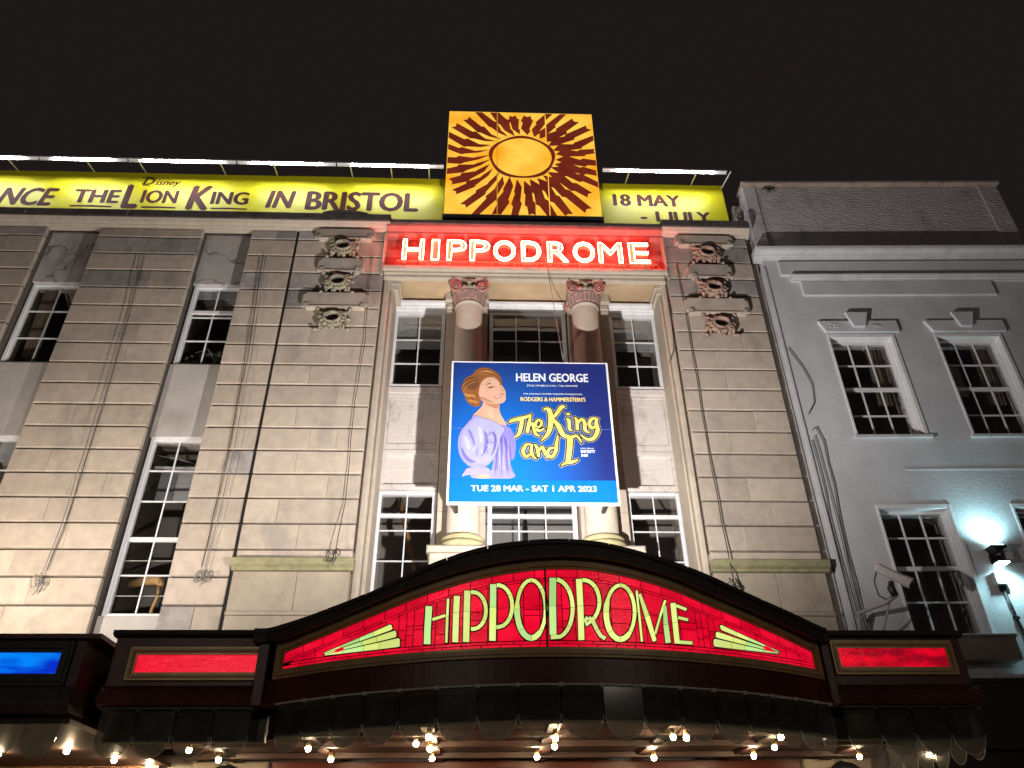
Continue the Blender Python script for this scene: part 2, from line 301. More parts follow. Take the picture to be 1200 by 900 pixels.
LETTER_PANES=[[[(-0.583,4.064),(-0.583,3.984),(-0.585,3.835),(-0.581,3.685),(-0.511,3.677),(-0.514,3.826),(-0.511,3.974),(-0.51,4.054)],[(-0.501,3.903),(-0.366,3.937),(-0.377,3.968),(-0.513,3.934)],[(-0.368,4.121),(-0.37,3.945),(-0.342,3.941),(-0.34,4.118)],[(-0.371,3.945),(-0.371,3.684),(-0.342,3.681),(-0.341,3.941)]],[[(-0.298,4.145),(-0.301,3.977),(-0.237,3.97),(-0.233,4.138)],[(-0.301,3.976),(-0.3,3.684),(-0.237,3.678),(-0.237,3.97)]],[[(-0.195,4.193),(-0.196,3.98),(-0.13,3.975),(-0.128,4.186)],[(-0.196,3.98),(-0.195,3.68),(-0.13,3.675),(-0.13,3.975)],[(-0.126,4.148),(-0.091,4.145),(-0.062,4.134),(-0.036,4.109),(-0.014,4.072),(0.025,4.088),(-0.003,4.135),(-0.041,4.17),(-0.084,4.188),(-0.127,4.192)],[(-0.014,4.072),(0.001,4.027),(0.007,3.977),(0.002,3.928),(-0.011,3.885),(0.027,3.866),(0.044,3.918),(0.049,3.975),(0.043,4.033),(0.025,4.088)],[(-0.011,3.885),(-0.032,3.851),(-0.058,3.83),(-0.086,3.822),(-0.121,3.821),(-0.117,3.78),(-0.077,3.781),(-0.036,3.794),(0.0,3.823),(0.027,3.866)]],[[(0.065,4.243),(0.064,4.009),(0.13,4.005),(0.132,4.24)],[(0.063,4.009),(0.059,3.68),(0.126,3.676),(0.131,4.005)],[(0.134,4.205),(0.156,4.206),(0.19,4.192),(0.22,4.164),(0.245,4.121),(0.284,4.138),(0.253,4.191),(0.212,4.229),(0.164,4.249),(0.132,4.249)],[(0.245,4.121),(0.261,4.069),(0.266,4.012),(0.26,3.955),(0.244,3.905),(0.282,3.887),(0.301,3.946),(0.308,4.011),(0.303,4.076),(0.284,4.138)],[(0.244,3.905),(0.219,3.866),(0.189,3.841),(0.155,3.83),(0.127,3.829),(0.131,3.787),(0.165,3.79),(0.21,3.804),(0.251,3.838),(0.282,3.887)]],[[(0.482,4.293),(0.434,4.281),(0.393,4.247),(0.36,4.196),(0.396,4.177),(0.424,4.219),(0.453,4.244),(0.481,4.251)],[(0.36,4.196),(0.335,4.132),(0.319,4.058),(0.303,3.981),(0.364,3.979),(0.359,4.052),(0.374,4.119),(0.396,4.177)],[(0.303,3.981),(0.307,3.902),(0.321,3.829),(0.344,3.765),(0.399,3.791),(0.379,3.844),(0.367,3.909),(0.364,3.979)],[(0.344,3.765),(0.376,3.714),(0.418,3.679),(0.467,3.665),(0.469,3.724),(0.447,3.731),(0.423,3.752),(0.399,3.791)],[(0.467,3.665),(0.518,3.678),(0.56,3.712),(0.586,3.766),(0.551,3.784),(0.516,3.751),(0.49,3.73),(0.469,3.724)],[(0.586,3.766),(0.611,3.828),(0.628,3.899),(0.636,3.976),(0.596,3.976),(0.589,3.904),(0.573,3.839),(0.551,3.784)],[(0.636,3.976),(0.633,4.054),(0.621,4.127),(0.599,4.192),(0.562,4.174),(0.582,4.116),(0.593,4.048),(0.596,3.976)],[(0.599,4.192),(0.568,4.244),(0.528,4.28),(0.482,4.293),(0.481,4.251),(0.508,4.243),(0.536,4.217),(0.562,4.174)]],[[(0.663,4.295),(0.65,4.006),(0.722,4.005),(0.736,4.295)],[(0.65,4.005),(0.645,3.723),(0.715,3.724),(0.722,4.006)],[(0.73,4.255),(0.749,4.249),(0.78,4.233),(0.808,4.204),(0.832,4.163),(0.873,4.185),(0.845,4.234),(0.809,4.271),(0.769,4.292),(0.746,4.299)],[(0.832,4.163),(0.85,4.113),(0.86,4.055),(0.863,3.993),(0.908,3.995),(0.905,4.062),(0.894,4.127),(0.873,4.185)],[(0.863,3.993),(0.857,3.931),(0.844,3.872),(0.824,3.82),(0.864,3.803),(0.886,3.862),(0.901,3.927),(0.908,3.995)],[(0.824,3.82),(0.799,3.777),(0.77,3.745),(0.745,3.727),(0.654,3.723),(0.655,3.68),(0.752,3.686),(0.798,3.714),(0.834,3.753),(0.864,3.803)]],[[(0.931,4.284),(0.931,4.008),(0.995,4.013),(0.997,4.289)],[(0.931,4.009),(0.923,3.673),(0.985,3.676),(0.995,4.012)],[(0.996,4.252),(1.02,4.252),(1.054,4.243),(1.084,4.222),(1.109,4.19),(1.147,4.215),(1.116,4.255),(1.076,4.283),(1.031,4.296),(1.0,4.297)],[(1.109,4.19),(1.126,4.148),(1.136,4.099),(1.136,4.048),(1.179,4.048),(1.179,4.108),(1.169,4.164),(1.147,4.215)],[(1.136,4.048),(1.126,3.997),(1.108,3.951),(1.083,3.911),(1.115,3.887),(1.146,3.935),(1.168,3.99),(1.179,4.048)],[(1.083,3.911),(1.052,3.881),(1.015,3.846),(1.027,3.868),(1.047,3.886),(1.016,3.912),(0.985,3.875),(1.008,3.805),(1.078,3.85),(1.115,3.887)],[(1.023,3.88),(1.059,3.852),(1.095,3.766),(1.134,3.786),(1.096,3.877),(1.052,3.914)],[(1.095,3.766),(1.13,3.706),(1.18,3.676),(1.205,3.712),(1.162,3.736),(1.134,3.786)]],[[(1.39,4.257),(1.34,4.243),(1.295,4.208),(1.258,4.158),(1.293,4.14),(1.324,4.181),(1.356,4.206),(1.386,4.215)],[(1.258,4.158),(1.228,4.096),(1.198,4.027),(1.187,3.952),(1.248,3.954),(1.258,4.021),(1.267,4.085),(1.293,4.14)],[(1.187,3.952),(1.187,3.878),(1.197,3.81),(1.217,3.751),(1.272,3.78),(1.256,3.829),(1.247,3.889),(1.248,3.954)],[(1.217,3.751),(1.247,3.705),(1.287,3.674),(1.337,3.664),(1.342,3.721),(1.319,3.726),(1.295,3.745),(1.272,3.78)],[(1.337,3.664),(1.389,3.678),(1.435,3.712),(1.466,3.765),(1.432,3.782),(1.394,3.749),(1.366,3.728),(1.342,3.721)],[(1.466,3.765),(1.497,3.825),(1.519,3.894),(1.532,3.967),(1.49,3.965),(1.478,3.897),(1.458,3.835),(1.432,3.782)],[(1.532,3.967),(1.534,4.041),(1.525,4.11),(1.506,4.171),(1.466,4.149),(1.484,4.096),(1.492,4.033),(1.49,3.965)],[(1.506,4.171),(1.476,4.218),(1.437,4.248),(1.39,4.257),(1.386,4.215),(1.414,4.209),(1.442,4.187),(1.466,4.149)]],[[(1.541,4.189),(1.543,3.95),(1.568,3.954),(1.566,4.193)],[(1.542,3.95),(1.543,3.677),(1.569,3.681),(1.569,3.954)],[(1.566,4.154),(1.61,3.925),(1.663,3.945),(1.597,4.165)],[(1.609,3.926),(1.666,3.683),(1.71,3.698),(1.664,3.945)],[(1.714,3.757),(1.784,3.931),(1.757,3.936),(1.687,3.763)],[(1.784,3.93),(1.864,4.11),(1.836,4.116),(1.757,3.937)],[(1.816,4.054),(1.798,3.859),(1.853,3.866),(1.856,4.06)],[(1.796,3.857),(1.798,3.677),(1.857,3.688),(1.854,3.868)]],[[(1.899,4.086),(1.896,3.886),(1.957,3.897),(1.961,4.097)],[(1.896,3.887),(1.892,3.68),(1.952,3.69),(1.957,3.897)],[(1.951,4.052),(2.063,4.018),(2.081,4.05),(1.968,4.084)],[(1.958,3.93),(2.069,3.914),(2.082,3.946),(1.97,3.962)],[(1.895,3.682),(2.084,3.684),(2.092,3.72),(1.903,3.718)]],[[(-1.626,3.71),(-1.455,3.756),(-1.45,3.736),(-1.624,3.703)],[(-1.455,3.756),(-1.254,3.812),(-1.246,3.777),(-1.45,3.736)],[(-1.254,3.812),(-1.111,3.854),(-1.102,3.808),(-1.246,3.777)],[(-1.111,3.854),(-0.932,3.913),(-0.916,3.898),(-0.906,3.863),(-0.921,3.852),(-1.102,3.808)],[(-1.62,3.702),(-1.437,3.733),(-1.432,3.71),(-1.618,3.693)],[(-1.437,3.733),(-1.223,3.773),(-1.217,3.732),(-1.432,3.71)],[(-1.223,3.773),(-1.073,3.803),(-1.064,3.749),(-1.217,3.732)],[(-1.073,3.803),(-0.883,3.846),(-0.866,3.831),(-0.859,3.786),(-0.873,3.775),(-1.064,3.749)],[(-1.613,3.692),(-1.42,3.707),(-1.416,3.676),(-1.612,3.681)],[(-1.42,3.707),(-1.196,3.727),(-1.19,3.674),(-1.416,3.676)],[(-1.196,3.727),(-1.038,3.743),(-1.031,3.674),(-1.19,3.674)],[(-1.038,3.743),(-0.84,3.768),(-0.823,3.754),(-0.817,3.689),(-0.831,3.678),(-1.031,3.674)]],[[(3.103,3.729),(2.936,3.772),(2.936,3.752),(3.103,3.721)],[(2.936,3.772),(2.744,3.825),(2.744,3.789),(2.936,3.752)],[(2.744,3.825),(2.609,3.864),(2.609,3.818),(2.744,3.789)],[(2.609,3.864),(2.442,3.919),(2.422,3.904),(2.429,3.87),(2.444,3.859),(2.609,3.818)],[(3.094,3.719),(2.914,3.746),(2.909,3.724),(3.092,3.711)],[(2.914,3.746),(2.707,3.78),(2.699,3.742),(2.909,3.724)],[(2.707,3.78),(2.562,3.806),(2.552,3.756),(2.699,3.742)],[(2.562,3.806),(2.383,3.844),(2.363,3.829),(2.356,3.789),(2.371,3.778),(2.552,3.756)],[(3.088,3.71),(2.899,3.72),(2.893,3.693),(3.086,3.7)],[(2.899,3.72),(2.681,3.736),(2.673,3.688),(2.893,3.693)],[(2.681,3.736),(2.53,3.749),(2.52,3.686),(2.673,3.688)],[(2.53,3.749),(2.343,3.769),(2.324,3.754),(2.317,3.699),(2.332,3.687),(2.52,3.686)]]]
EYE_PANES=[[(-1.526,3.696),(-1.472,3.73),(-1.41,3.739),(-1.407,3.711),(-1.456,3.696)],[(2.897,3.745),(2.936,3.765),(2.994,3.751),(3.057,3.712),(2.937,3.714)]]
PORTRAIT={'hair':[(-0.362,8.808),(-0.41,8.867),(-0.407,8.972),(-0.387,9.097),(-0.324,9.176),(-0.224,9.221),(-0.189,9.316),(-0.089,9.375),(0.037,9.374),(0.164,9.306),(0.247,9.213),(0.286,9.078),(0.294,8.993),(0.212,9.112),(0.113,9.183),(-0.006,9.156),(-0.079,9.066),(-0.112,8.941),(-0.125,8.811),(-0.068,8.68),(-0.096,8.577),(-0.173,8.552),(-0.27,8.602),(-0.342,8.691)],'hair_dark':[(-0.369,9.079),(-0.317,9.159),(-0.214,9.189),(-0.139,9.154),(-0.108,9.065),(-0.148,8.941),(-0.223,8.894),(-0.312,8.921),(-0.367,8.991)],'hair_light1':[(-0.141,9.28),(-0.052,9.325),(0.074,9.312),(0.173,9.241),(0.098,9.262),(-0.007,9.275),(-0.096,9.245)],'hair_light2':[(-0.384,8.85),(-0.309,8.809),(-0.207,8.81),(-0.156,8.731),(-0.221,8.765),(-0.314,8.76),(-0.362,8.794)],'hair_light3':[(-0.322,8.705),(-0.243,8.699),(-0.146,8.679),(-0.114,8.618),(-0.189,8.637),(-0.277,8.657)],'face':[(-0.125,8.811),(-0.112,8.941),(-0.079,9.066),(-0.006,9.163),(0.113,9.19),(0.212,9.116),(0.277,9.014),(0.312,8.957),(0.341,8.884),(0.344,8.797),(0.346,8.713),(0.317,8.658),(0.253,8.626),(0.16,8.618),(0.049,8.64),(-0.03,8.674),(-0.08,8.694),(-0.118,8.731)],'neck':[(-0.045,8.681),(0.049,8.64),(0.16,8.618),(0.247,8.622),(0.232,8.513),(0.253,8.425),(0.31,8.311),(0.373,8.192),(0.275,8.198),(0.161,8.26),(0.017,8.315),(-0.127,8.367),(-0.236,8.325),(-0.208,8.399),(-0.129,8.488),(-0.049,8.591)],'neck_shade':[(-0.03,8.667),(0.049,8.64),(0.16,8.618),(0.241,8.622),(0.23,8.54),(0.145,8.529),(0.044,8.579)],'sleeve':[(-0.171,8.393),(-0.236,8.325),(-0.324,8.204),(-0.415,8.078),(-0.452,7.909),(-0.441,7.71),(-0.375,7.535),(-0.25,7.412),(-0.112,7.376),(0.025,7.414),(0.157,7.565),(0.218,7.819),(0.258,7.997),(0.338,8.113),(0.161,8.26),(0.003,8.328),(-0.092,8.347)],'bodice':[(0.161,8.26),(0.281,8.191),(0.378,8.186),(0.44,8.114),(0.501,7.951),(0.511,7.774),(0.469,7.53),(0.419,7.567),(0.407,7.467),(0.456,7.344),(0.512,7.207),(0.071,7.203),(0.103,7.378),(0.157,7.577),(0.23,7.819)],'bodice_shade':[(0.23,8.079),(0.309,8.014),(0.415,7.821),(0.436,7.567),(0.408,7.536),(0.359,7.756),(0.275,7.884),(0.23,7.819)],'collar':[(-0.127,8.367),(0.017,8.315),(0.175,8.236),(0.082,8.11),(-0.01,8.181),(-0.074,8.24)],'cuff':[(-0.289,7.405),(-0.112,7.376),(0.031,7.414),(0.086,7.359),(0.059,7.291),(-0.138,7.259),(-0.275,7.267),(-0.383,7.22),(-0.326,7.328)],'arm':[(-0.143,7.259),(0.059,7.297),(0.087,7.203),(-0.131,7.201)],'fold1':[(-0.385,7.813),(-0.325,7.655),(-0.22,7.53),(-0.114,7.515),(-0.219,7.474),(-0.337,7.56),(-0.39,7.686)],'fold2':[(-0.038,8.108),(0.006,7.946),(-0.019,7.721),(-0.087,7.562),(0.023,7.69),(0.066,7.882),(0.025,8.044)],'fold3':[(-0.294,8.139),(-0.231,8.074),(-0.162,7.879),(-0.174,7.751),(-0.216,7.911),(-0.275,8.04)],'fold4':[(0.104,8.077),(0.156,7.947),(0.14,7.754),(0.08,7.564),(0.168,7.723),(0.201,7.915),(0.173,8.045)],'high1':[(-0.362,8.007),(-0.276,7.943),(-0.225,7.783),(-0.256,7.687),(-0.326,7.814)],'high2':[(-0.125,8.206),(-0.052,8.108),(-0.03,7.945),(-0.068,7.816),(-0.108,8.01)],'high3':[(0.218,7.755),(0.288,7.692),(0.316,7.504),(0.356,7.257),(0.274,7.241),(0.232,7.472)],'eye1':[(0.047,8.94),(0.085,8.968),(0.135,8.973),(0.094,8.94)],'brow1':[(-0.013,8.988),(0.04,9.039),(0.123,9.054),(0.046,9.021)],'eye2':[(0.229,9.048),(0.253,9.035),(0.271,9.006),(0.241,9.017)],'lips':[(0.136,8.742),(0.188,8.781),(0.253,8.816),(0.297,8.838),(0.294,8.796),(0.247,8.754),(0.183,8.718)],'teeth':[(0.153,8.749),(0.2,8.777),(0.282,8.82),(0.276,8.799),(0.229,8.764),(0.177,8.739)],'nose':[(0.241,8.907),(0.265,8.893),(0.288,8.88),(0.265,8.865),(0.241,8.872)],'cheek':[(-0.023,8.813),(0.03,8.855),(0.089,8.814),(0.101,8.734),(0.043,8.699),(-0.01,8.743)],'ear':[(-0.119,8.811),(-0.087,8.812),(-0.063,8.743),(-0.074,8.694),(-0.103,8.721)]}
TITLE=[[(0.397,8.259,0.019),(0.462,8.3,0.056),(0.57,8.326,0.065),(0.701,8.373,0.051),(0.778,8.422,0.014)],[(0.618,8.319,0.065),(0.598,8.182,0.06),(0.562,8.043,0.056),(0.48,7.959,0.014)],[(0.762,8.396,0.019),(0.737,8.258,0.056),(0.699,8.064,0.051)],[(0.701,8.17,0.023),(0.795,8.239,0.051),(0.816,8.134,0.051),(0.84,8.041,0.046),(0.911,7.998,0.012)],[(0.834,8.154,0.023),(0.912,8.185,0.035),(0.949,8.26,0.035),(0.894,8.31,0.035),(0.84,8.234,0.046),(0.855,8.135,0.046),(0.91,8.106,0.042),(0.993,8.149,0.012)],[(0.988,8.526,0.019),(1.07,8.52,0.074),(1.105,8.388,0.079),(1.089,8.187,0.079),(1.04,8.038,0.06),(0.93,7.91,0.012)],[(1.099,8.3,0.023),(1.214,8.453,0.056),(1.295,8.569,0.065),(1.357,8.582,0.019)],[(1.137,8.338,0.032),(1.225,8.201,0.079),(1.289,8.041,0.079),(1.386,7.964,0.019)],[(1.367,8.34,0.019),(1.409,8.303,0.051),(1.41,8.141,0.046),(1.457,8.112,0.009)],[(1.376,8.429,0.042),(1.424,8.435,0.042)],[(1.503,8.367,0.019),(1.543,8.305,0.051),(1.538,8.123,0.046)],[(1.551,8.242,0.023),(1.621,8.331,0.046),(1.671,8.268,0.056),(1.675,8.119,0.051),(1.75,8.075,0.012)],[(1.905,8.347,0.014),(1.807,8.346,0.046),(1.748,8.249,0.056),(1.79,8.165,0.051),(1.872,8.221,0.037)],[(1.894,8.352,0.032),(1.867,8.271,0.051),(1.882,8.121,0.065),(1.807,7.973,0.06),(1.695,7.947,0.042),(1.582,8.039,0.009)],[(0.779,7.822,0.019),(0.69,7.84,0.042),(0.625,7.719,0.056),(0.669,7.613,0.046),(0.746,7.661,0.032)],[(0.775,7.841,0.028),(0.76,7.721,0.051),(0.791,7.614,0.037),(0.842,7.574,0.009)],[(0.818,7.841,0.019),(0.858,7.769,0.051),(0.875,7.615,0.037)],[(0.877,7.698,0.019),(0.939,7.794,0.046),(0.978,7.699,0.051),(1.025,7.585,0.019)],[(1.211,8.016,0.014),(1.178,7.845,0.051),(1.155,7.701,0.051),(1.088,7.605,0.046),(1.024,7.671,0.046),(1.069,7.767,0.042),(1.158,7.777,0.019)],[(1.414,7.981,0.088),(1.39,7.751,0.084),(1.354,7.537,0.074)],[(1.315,8.041,0.014),(1.419,7.981,0.056),(1.527,8.007,0.042),(1.601,7.878,0.009)],[(1.241,7.451,0.009),(1.332,7.508,0.051),(1.437,7.523,0.051),(1.519,7.562,0.012)]]
def glow(name, c1, c2, s, rough=.25, scale=8, stretch=(1, 1, 1), rand=.18, bump=.4, lo=.3, hi=.7, shade=None):
    m = bpy.data.materials.new(name); m.use_nodes = True; nt = m.node_tree; N = nt.nodes; L = nt.links; b = N['Principled BSDF']
    b.inputs['Roughness'].default_value = rough; b.inputs['Base Color'].default_value = (*[c * .35 for c in c1], 1)
    tc = N.new('ShaderNodeTexCoord'); mp = N.new('ShaderNodeMapping'); mp.inputs['Scale'].default_value = stretch; L.new(tc.outputs['Object'], mp.inputs[0])
    n = N.new('ShaderNodeTexNoise'); n.inputs['Scale'].default_value = scale; n.inputs['Detail'].default_value = 4; L.new(mp.outputs[0], n.inputs['Vector'])
    r = N.new('ShaderNodeMapRange'); r.inputs['From Min'].default_value = lo; r.inputs['From Max'].default_value = hi; L.new(n.outputs['Fac'], r.inputs['Value'])
    mx = N.new('ShaderNodeMix'); mx.data_type = 'RGBA'; mx.inputs[6].default_value = (*c1, 1); mx.inputs[7].default_value = (*c2, 1); L.new(r.outputs[0], mx.inputs[0])
    L.new(mx.outputs[2], b.inputs['Emission Color'])
    oi = N.new('ShaderNodeObjectInfo'); q = N.new('ShaderNodeMapRange'); q.inputs['To Min'].default_value = s * (1 - rand); q.inputs['To Max'].default_value = s * (1 + rand)
    L.new(oi.outputs['Random'], q.inputs['Value']); L.new(q.outputs[0], b.inputs['Emission Strength'])
    if bump:
        n3 = N.new('ShaderNodeTexNoise'); n3.inputs['Scale'].default_value = 22; L.new(mp.outputs[0], n3.inputs['Vector'])
        bp = N.new('ShaderNodeBump'); bp.inputs['Strength'].default_value = bump; bp.inputs['Distance'].default_value = .01; L.new(n3.outputs['Fac'], bp.inputs['Height']); L.new(bp.outputs[0], b.inputs['Normal'])
    return m
G_red = glow('backlit_red_glass', (.62, .0, .018), (.92, .006, .035), 1.0, scale=3, stretch=(1, 1, 3))
G_redflat = glow('backlit_red_panel', (.75, .0, .02), (1.0, .008, .04), .95, scale=7, stretch=(.6, 1, 3), rand=.0)
G_red_dim = glow('cloudy_red_panel', (.30, .0, .012), (.95, .0, .02), .85, scale=3.5, stretch=(.7, 1, 2), rand=0, lo=.4, hi=.6)
G_green = glow('backlit_lime_glass', (.70, .84, .18), (.80, .90, .30), 1.0, scale=3)
G_green2 = glow('backlit_mint_glass', (.45, .76, .26), (.60, .84, .28), .98, scale=3)
G_blue = glow('backlit_blue_glass', (.0, .03, .62), (.0, .25, 1.0), .95, scale=2.6, stretch=(.7, 1, 4), rand=0, lo=.42, hi=.66)
G_orange = glow('backlit_gold_film', (.97, .38, .012), (1.0, .66, .09), .98, scale=1.1, rand=0, bump=0, lo=.35, hi=.65)
G_ray = glow('backlit_brown_film', (.13, .016, .008), (.22, .03, .012), .85, scale=2, rand=0, bump=0)
G_neon = glow('neon_tube', (1.0, .075, .05), (1.0, .075, .05), 190, rand=0, bump=0)
G_bulb = glow('filament_bulb', (1.0, .78, .48), (1.0, .72, .42), 380, rand=.2, bump=0)
G_led = glow('cool_lamp_lens', (.62, .95, 1.0), (.62, .95, 1.0), 9, rand=0, bump=0)

M_leadc = mat('lead_came', (.006, .006, .006), .6)
# ------------------------------------------------------------------ ground and street (below the picture, they carry the buildings)
M_pave = mat('paving_slabs', (.38, .36, .34), .85, .2, 3, .3, 30)
M_road = mat('asphalt', (.05, .05, .052), .9, .25, 20, .5, 80)
o = MB().box(-80, 80, -60, 60, -.6, -.14).build('ground', M_road); tag(o, kind='structure')
o = MB().box(-80, 80, -30, -6.3, -.14, -.12).build('road', M_road); tag(o, kind='structure')
o = MB().box(-80, 80, -6.0, 6, -.13, 0).build('pavement', M_pave); tag(o, kind='structure')
o = MB().box(-80, 80, -6.3, -6.0, -.13, .01).build('kerb', mat('kerb_stone', (.3, .29, .28), .8, .15, 4)); tag(o, kind='structure')

# ------------------------------------------------------------------ the theatre
TH = thing('theatre_building', 'floodlit cream stone theatre with banded pilasters and a columned centre', 'theatre', (.8, 1.2, 0))
def tp(name, mb, m, label=None): return mb.build(name, m, TH, label=label)
Z0, DZ = 13.59, .4545
_st = {}
def stone(x0, x1, z0, z1, y0=0.0, m=None, c=.009, parent=None, soot=0, chl=True, chr_=True):
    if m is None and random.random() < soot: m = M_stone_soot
    w, h = round(x1 - x0, 3), round(z1 - z0, 3); key = (w, h, (m or M_stone).name)
    if key not in _st:
        _st[key] = MB().cbox(-w / 2, w / 2, 0, .09, -h / 2, h / 2, c).mesh('stone', m or M_stone)
    o = bpy.data.objects.new('stone', _st[key]); COL.objects.link(o); o.parent = parent or TH
    o.location = Vector(((x0 + x1) / 2, y0 + random.uniform(-.004, .004), (z0 + z1) / 2)) - (parent or TH).location
    o.rotation_euler = (random.uniform(-.004, .004), 0, random.uniform(-.002, .002))
    return o
PIL = [(-12.6, -9.18, 19, 2.6), (-8.09, -5.97, 19, 1), (-4.95, -4.02, 19, 1), (-3.965, -2.12, 16, 1), (3.72, 5.55, 16, 1)]
for pi, (a, b, nc, _) in enumerate(PIL):
    tp('pilaster_core', MB().box(a + .012, b - .012, .068, 1.4, 3.2, 13.40), M_mortar, 'dark joints between the stone courses')
    for k in range(nc):
        zt = Z0 - DZ * k - (.0 if k else .197); zb = Z0 - DZ * (k + 1)
        g = .020
        if b - a < 1.2:
            js = [] if k % 3 else [a + .55 * (b - a)]
        elif b - a > 3:
            js = [a + 1.2 + (.5 if k % 2 else 0), a + 2.3 + (.4 if k % 2 else 0)]
        else:
            js = [a + (b - a) * ([.5, .34, .66, .42][(k * 3 + pi) % 4] + random.uniform(-.05, .05))]
            if (k + pi) % 7 == 0: js.append(js[0] + (b - a) * .26)
        xs = [a] + sorted(j for j in js if a + .25 < j < b - .25) + [b]
        for i in range(len(xs) - 1):
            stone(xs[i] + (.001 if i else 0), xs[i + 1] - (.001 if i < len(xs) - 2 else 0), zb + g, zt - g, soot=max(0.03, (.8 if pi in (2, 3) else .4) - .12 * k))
# wall behind / between the pilasters with window openings
walls = MB()
def column_bay(x0, x1, y, wins, z0=3.2, z1=13.5, m=M_render_panel, name='wall_panel'):
    zs = z0
    for (a, b) in sorted(wins) + [(z1, None)]:
        if a > zs + .01: tp(name, MB().box(x0, x1, y, y + .35, zs, a), M_render_crack if a > 13 else m)
        if b is None: break
        zs = b
column_bay(-9.17, -8.10, .2, [(5.30, 8.50), (10.06, 12.05)])
column_bay(-5.96, -4.96, .2, [(5.30, 8.50), (10.06, 12.05)])
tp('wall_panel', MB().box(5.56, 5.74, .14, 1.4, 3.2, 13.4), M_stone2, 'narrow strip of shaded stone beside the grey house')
tp('side_wall', MB().box(5.50, 5.76, .9, 8, 0, 13.5).box(-12.6, -12.3, 1.4, 8, 0, 13.5).box(-12.6, 5.76, 7.7, 8, 0, 13.5), M_stone2)
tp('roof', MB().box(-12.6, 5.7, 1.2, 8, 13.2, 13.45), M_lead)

# ---- windows
def window(x0, x1, z0, z1, y, cols, rows, parent, fw=.05, bar=.022, thick_rows=(), label=None, room=M_room, depth=1.6, blind=None, curtain=None, reveal=0.0, sill=True, gm=None, drop=0.0):
    """rows = list of heights of the horizontal bars between z0 and z1"""
    gm = gm or M_glass
    fr = MB()
    fr.box(x0, x0 + fw, y - .03, y + .09, z0, z1).box(x1 - fw, x1, y - .03, y + .09, z0, z1)
    fr.box(x0 + fw, x1 - fw, y - .028, y + .09, z1 - fw * 1.2, z1).box(x0 + fw, x1 - fw, y - .028, y + .09, z0, z0 + fw)
    fr.box(x0 + fw, x0 + fw + .028, y + .0, y + .07, z0 + fw, z1 - fw).box(x1 - fw - .028, x1 - fw, y + .0, y + .07, z0 + fw, z1 - fw)
    W = fr.build('window', M_white, parent, label=label)
    ix0, ix1, iz0, iz1 = x0 + fw + .028, x1 - fw - .028, z0 + fw, z1 - fw * 1.2
    zz = [iz0] + list(rows) + [iz1]; cw = (ix1 - ix0) / cols
    for i, r in enumerate(rows):
        t = .035 if i in thick_rows else bar / 2
        MB().box(ix0, ix1, y + (.0 if i in thick_rows else .02), y + .05, r - t, r + t).build('glazing_bar', M_white, W)
    for c in range(1, cols):
        for i in range(len(zz) - 1):
            t0 = (.035 if (i - 1) in thick_rows else bar / 2) if i > 0 else 0; t1 = (.035 if i in thick_rows else bar / 2) if i < len(zz) - 2 else 0
            MB().box(ix0 + c * cw - bar / 2, ix0 + c * cw + bar / 2, y + .022, y + .048, zz[i] + t0, zz[i + 1] - t1).build('glazing_bar', M_white, W)
    for i in range(len(zz) - 1):
        for c in range(cols):
            q = MB().box(-cw / 2 + .004, cw / 2 - .004, -.003, .003, -(zz[i + 1] - zz[i]) / 2 + .004, (zz[i + 1] - zz[i]) / 2 - .004)
            o = q.build('pane', gm, W); o.location += Vector((ix0 + (c + .5) * cw, y + .035, (zz[i] + zz[i + 1]) / 2))
            o.rotation_euler = (random.uniform(-.006, .006), 0, random.uniform(-.006, .006))
    r = MB(); a, b, c0, d = x0 - .25, x1 + .25, y + .10, y + .10 + depth
    zl, zh = z0 - .4, z1 + .12
    r.add([(a, c0, zl), (b, c0, zl), (b, c0, zh), (a, c0, zh), (a, d, zl), (b, d, zl), (b, d, zh), (a, d, zh)],
          [(4, 5, 6, 7), (0, 4, 7, 3), (1, 2, 6, 5), (3, 7, 6, 2), (0, 1, 5, 4)])
    r.build('room_interior', room, W)
    if blind:
        MB().box(x0 + fw, x1 - fw, y + .13, y + .14, blind, z1).box(x0 + fw, x1 - fw, y + .12, y + .15, blind - .03, blind).build('blind', M_blind, W)
    if curtain:
        for (ca, cb, cz) in curtain:
            n = 14; vs = []
            for i in range(n + 1):
                xx = ca + (cb - ca) * i / n; yy = y + .22 + .035 * math.sin(i * 2.1)
                vs += [(xx, yy, z1), (xx + (.06 if cb < (x0 + x1) / 2 else -.06), yy + .02, cz)]
            MB().add(vs, [(2 * i, 2 * i + 1, 2 * i + 3, 2 * i + 2) for i in range(n)], True).build('curtain', M_curtain, W)
    if sill: MB().box(x0 - .02, x1 + .02, y - .07, y + .0, z0 - .04, z0 + .0).build('sill', M_white, W)
    return W
# left pair of window columns
window(-9.14, -8.06, 10.06, 12.05, .27, 2, [10.70, 11.36], TH, curtain=[(-9.05, -8.72, 10.4)], sill=False, room=M_room)
window(-5.93, -4.95, 10.06, 12.05, .27, 2, [10.68, 11.26, 11.38], TH, thick_rows=(2,), sill=False, blind=11.85)
window(-9.14, -8.06, 5.30, 8.50, .27, 2, [5.99, 6.63, 7.29, 7.85], TH, thick_rows=(1,), sill=False, blind=8.1, room=M_room_light)
wl = window(-5.93, -4.95, 5.30, 8.50, .27, 2, [5.98, 6.59, 7.28, 7.86], TH, thick_rows=(1,), sill=False, label='tall lower window with a wooden chair arm behind its bottom panes')
MB().box(-5.86, -4.98, .34, .35, 5.655, 5.668).box(-5.86, -4.98, .34, .35, 6.24, 6.252).box(-5.86, -5.0, .5, .55, 8.02, 8.06).build('security_bar', M_greywhite, wl)
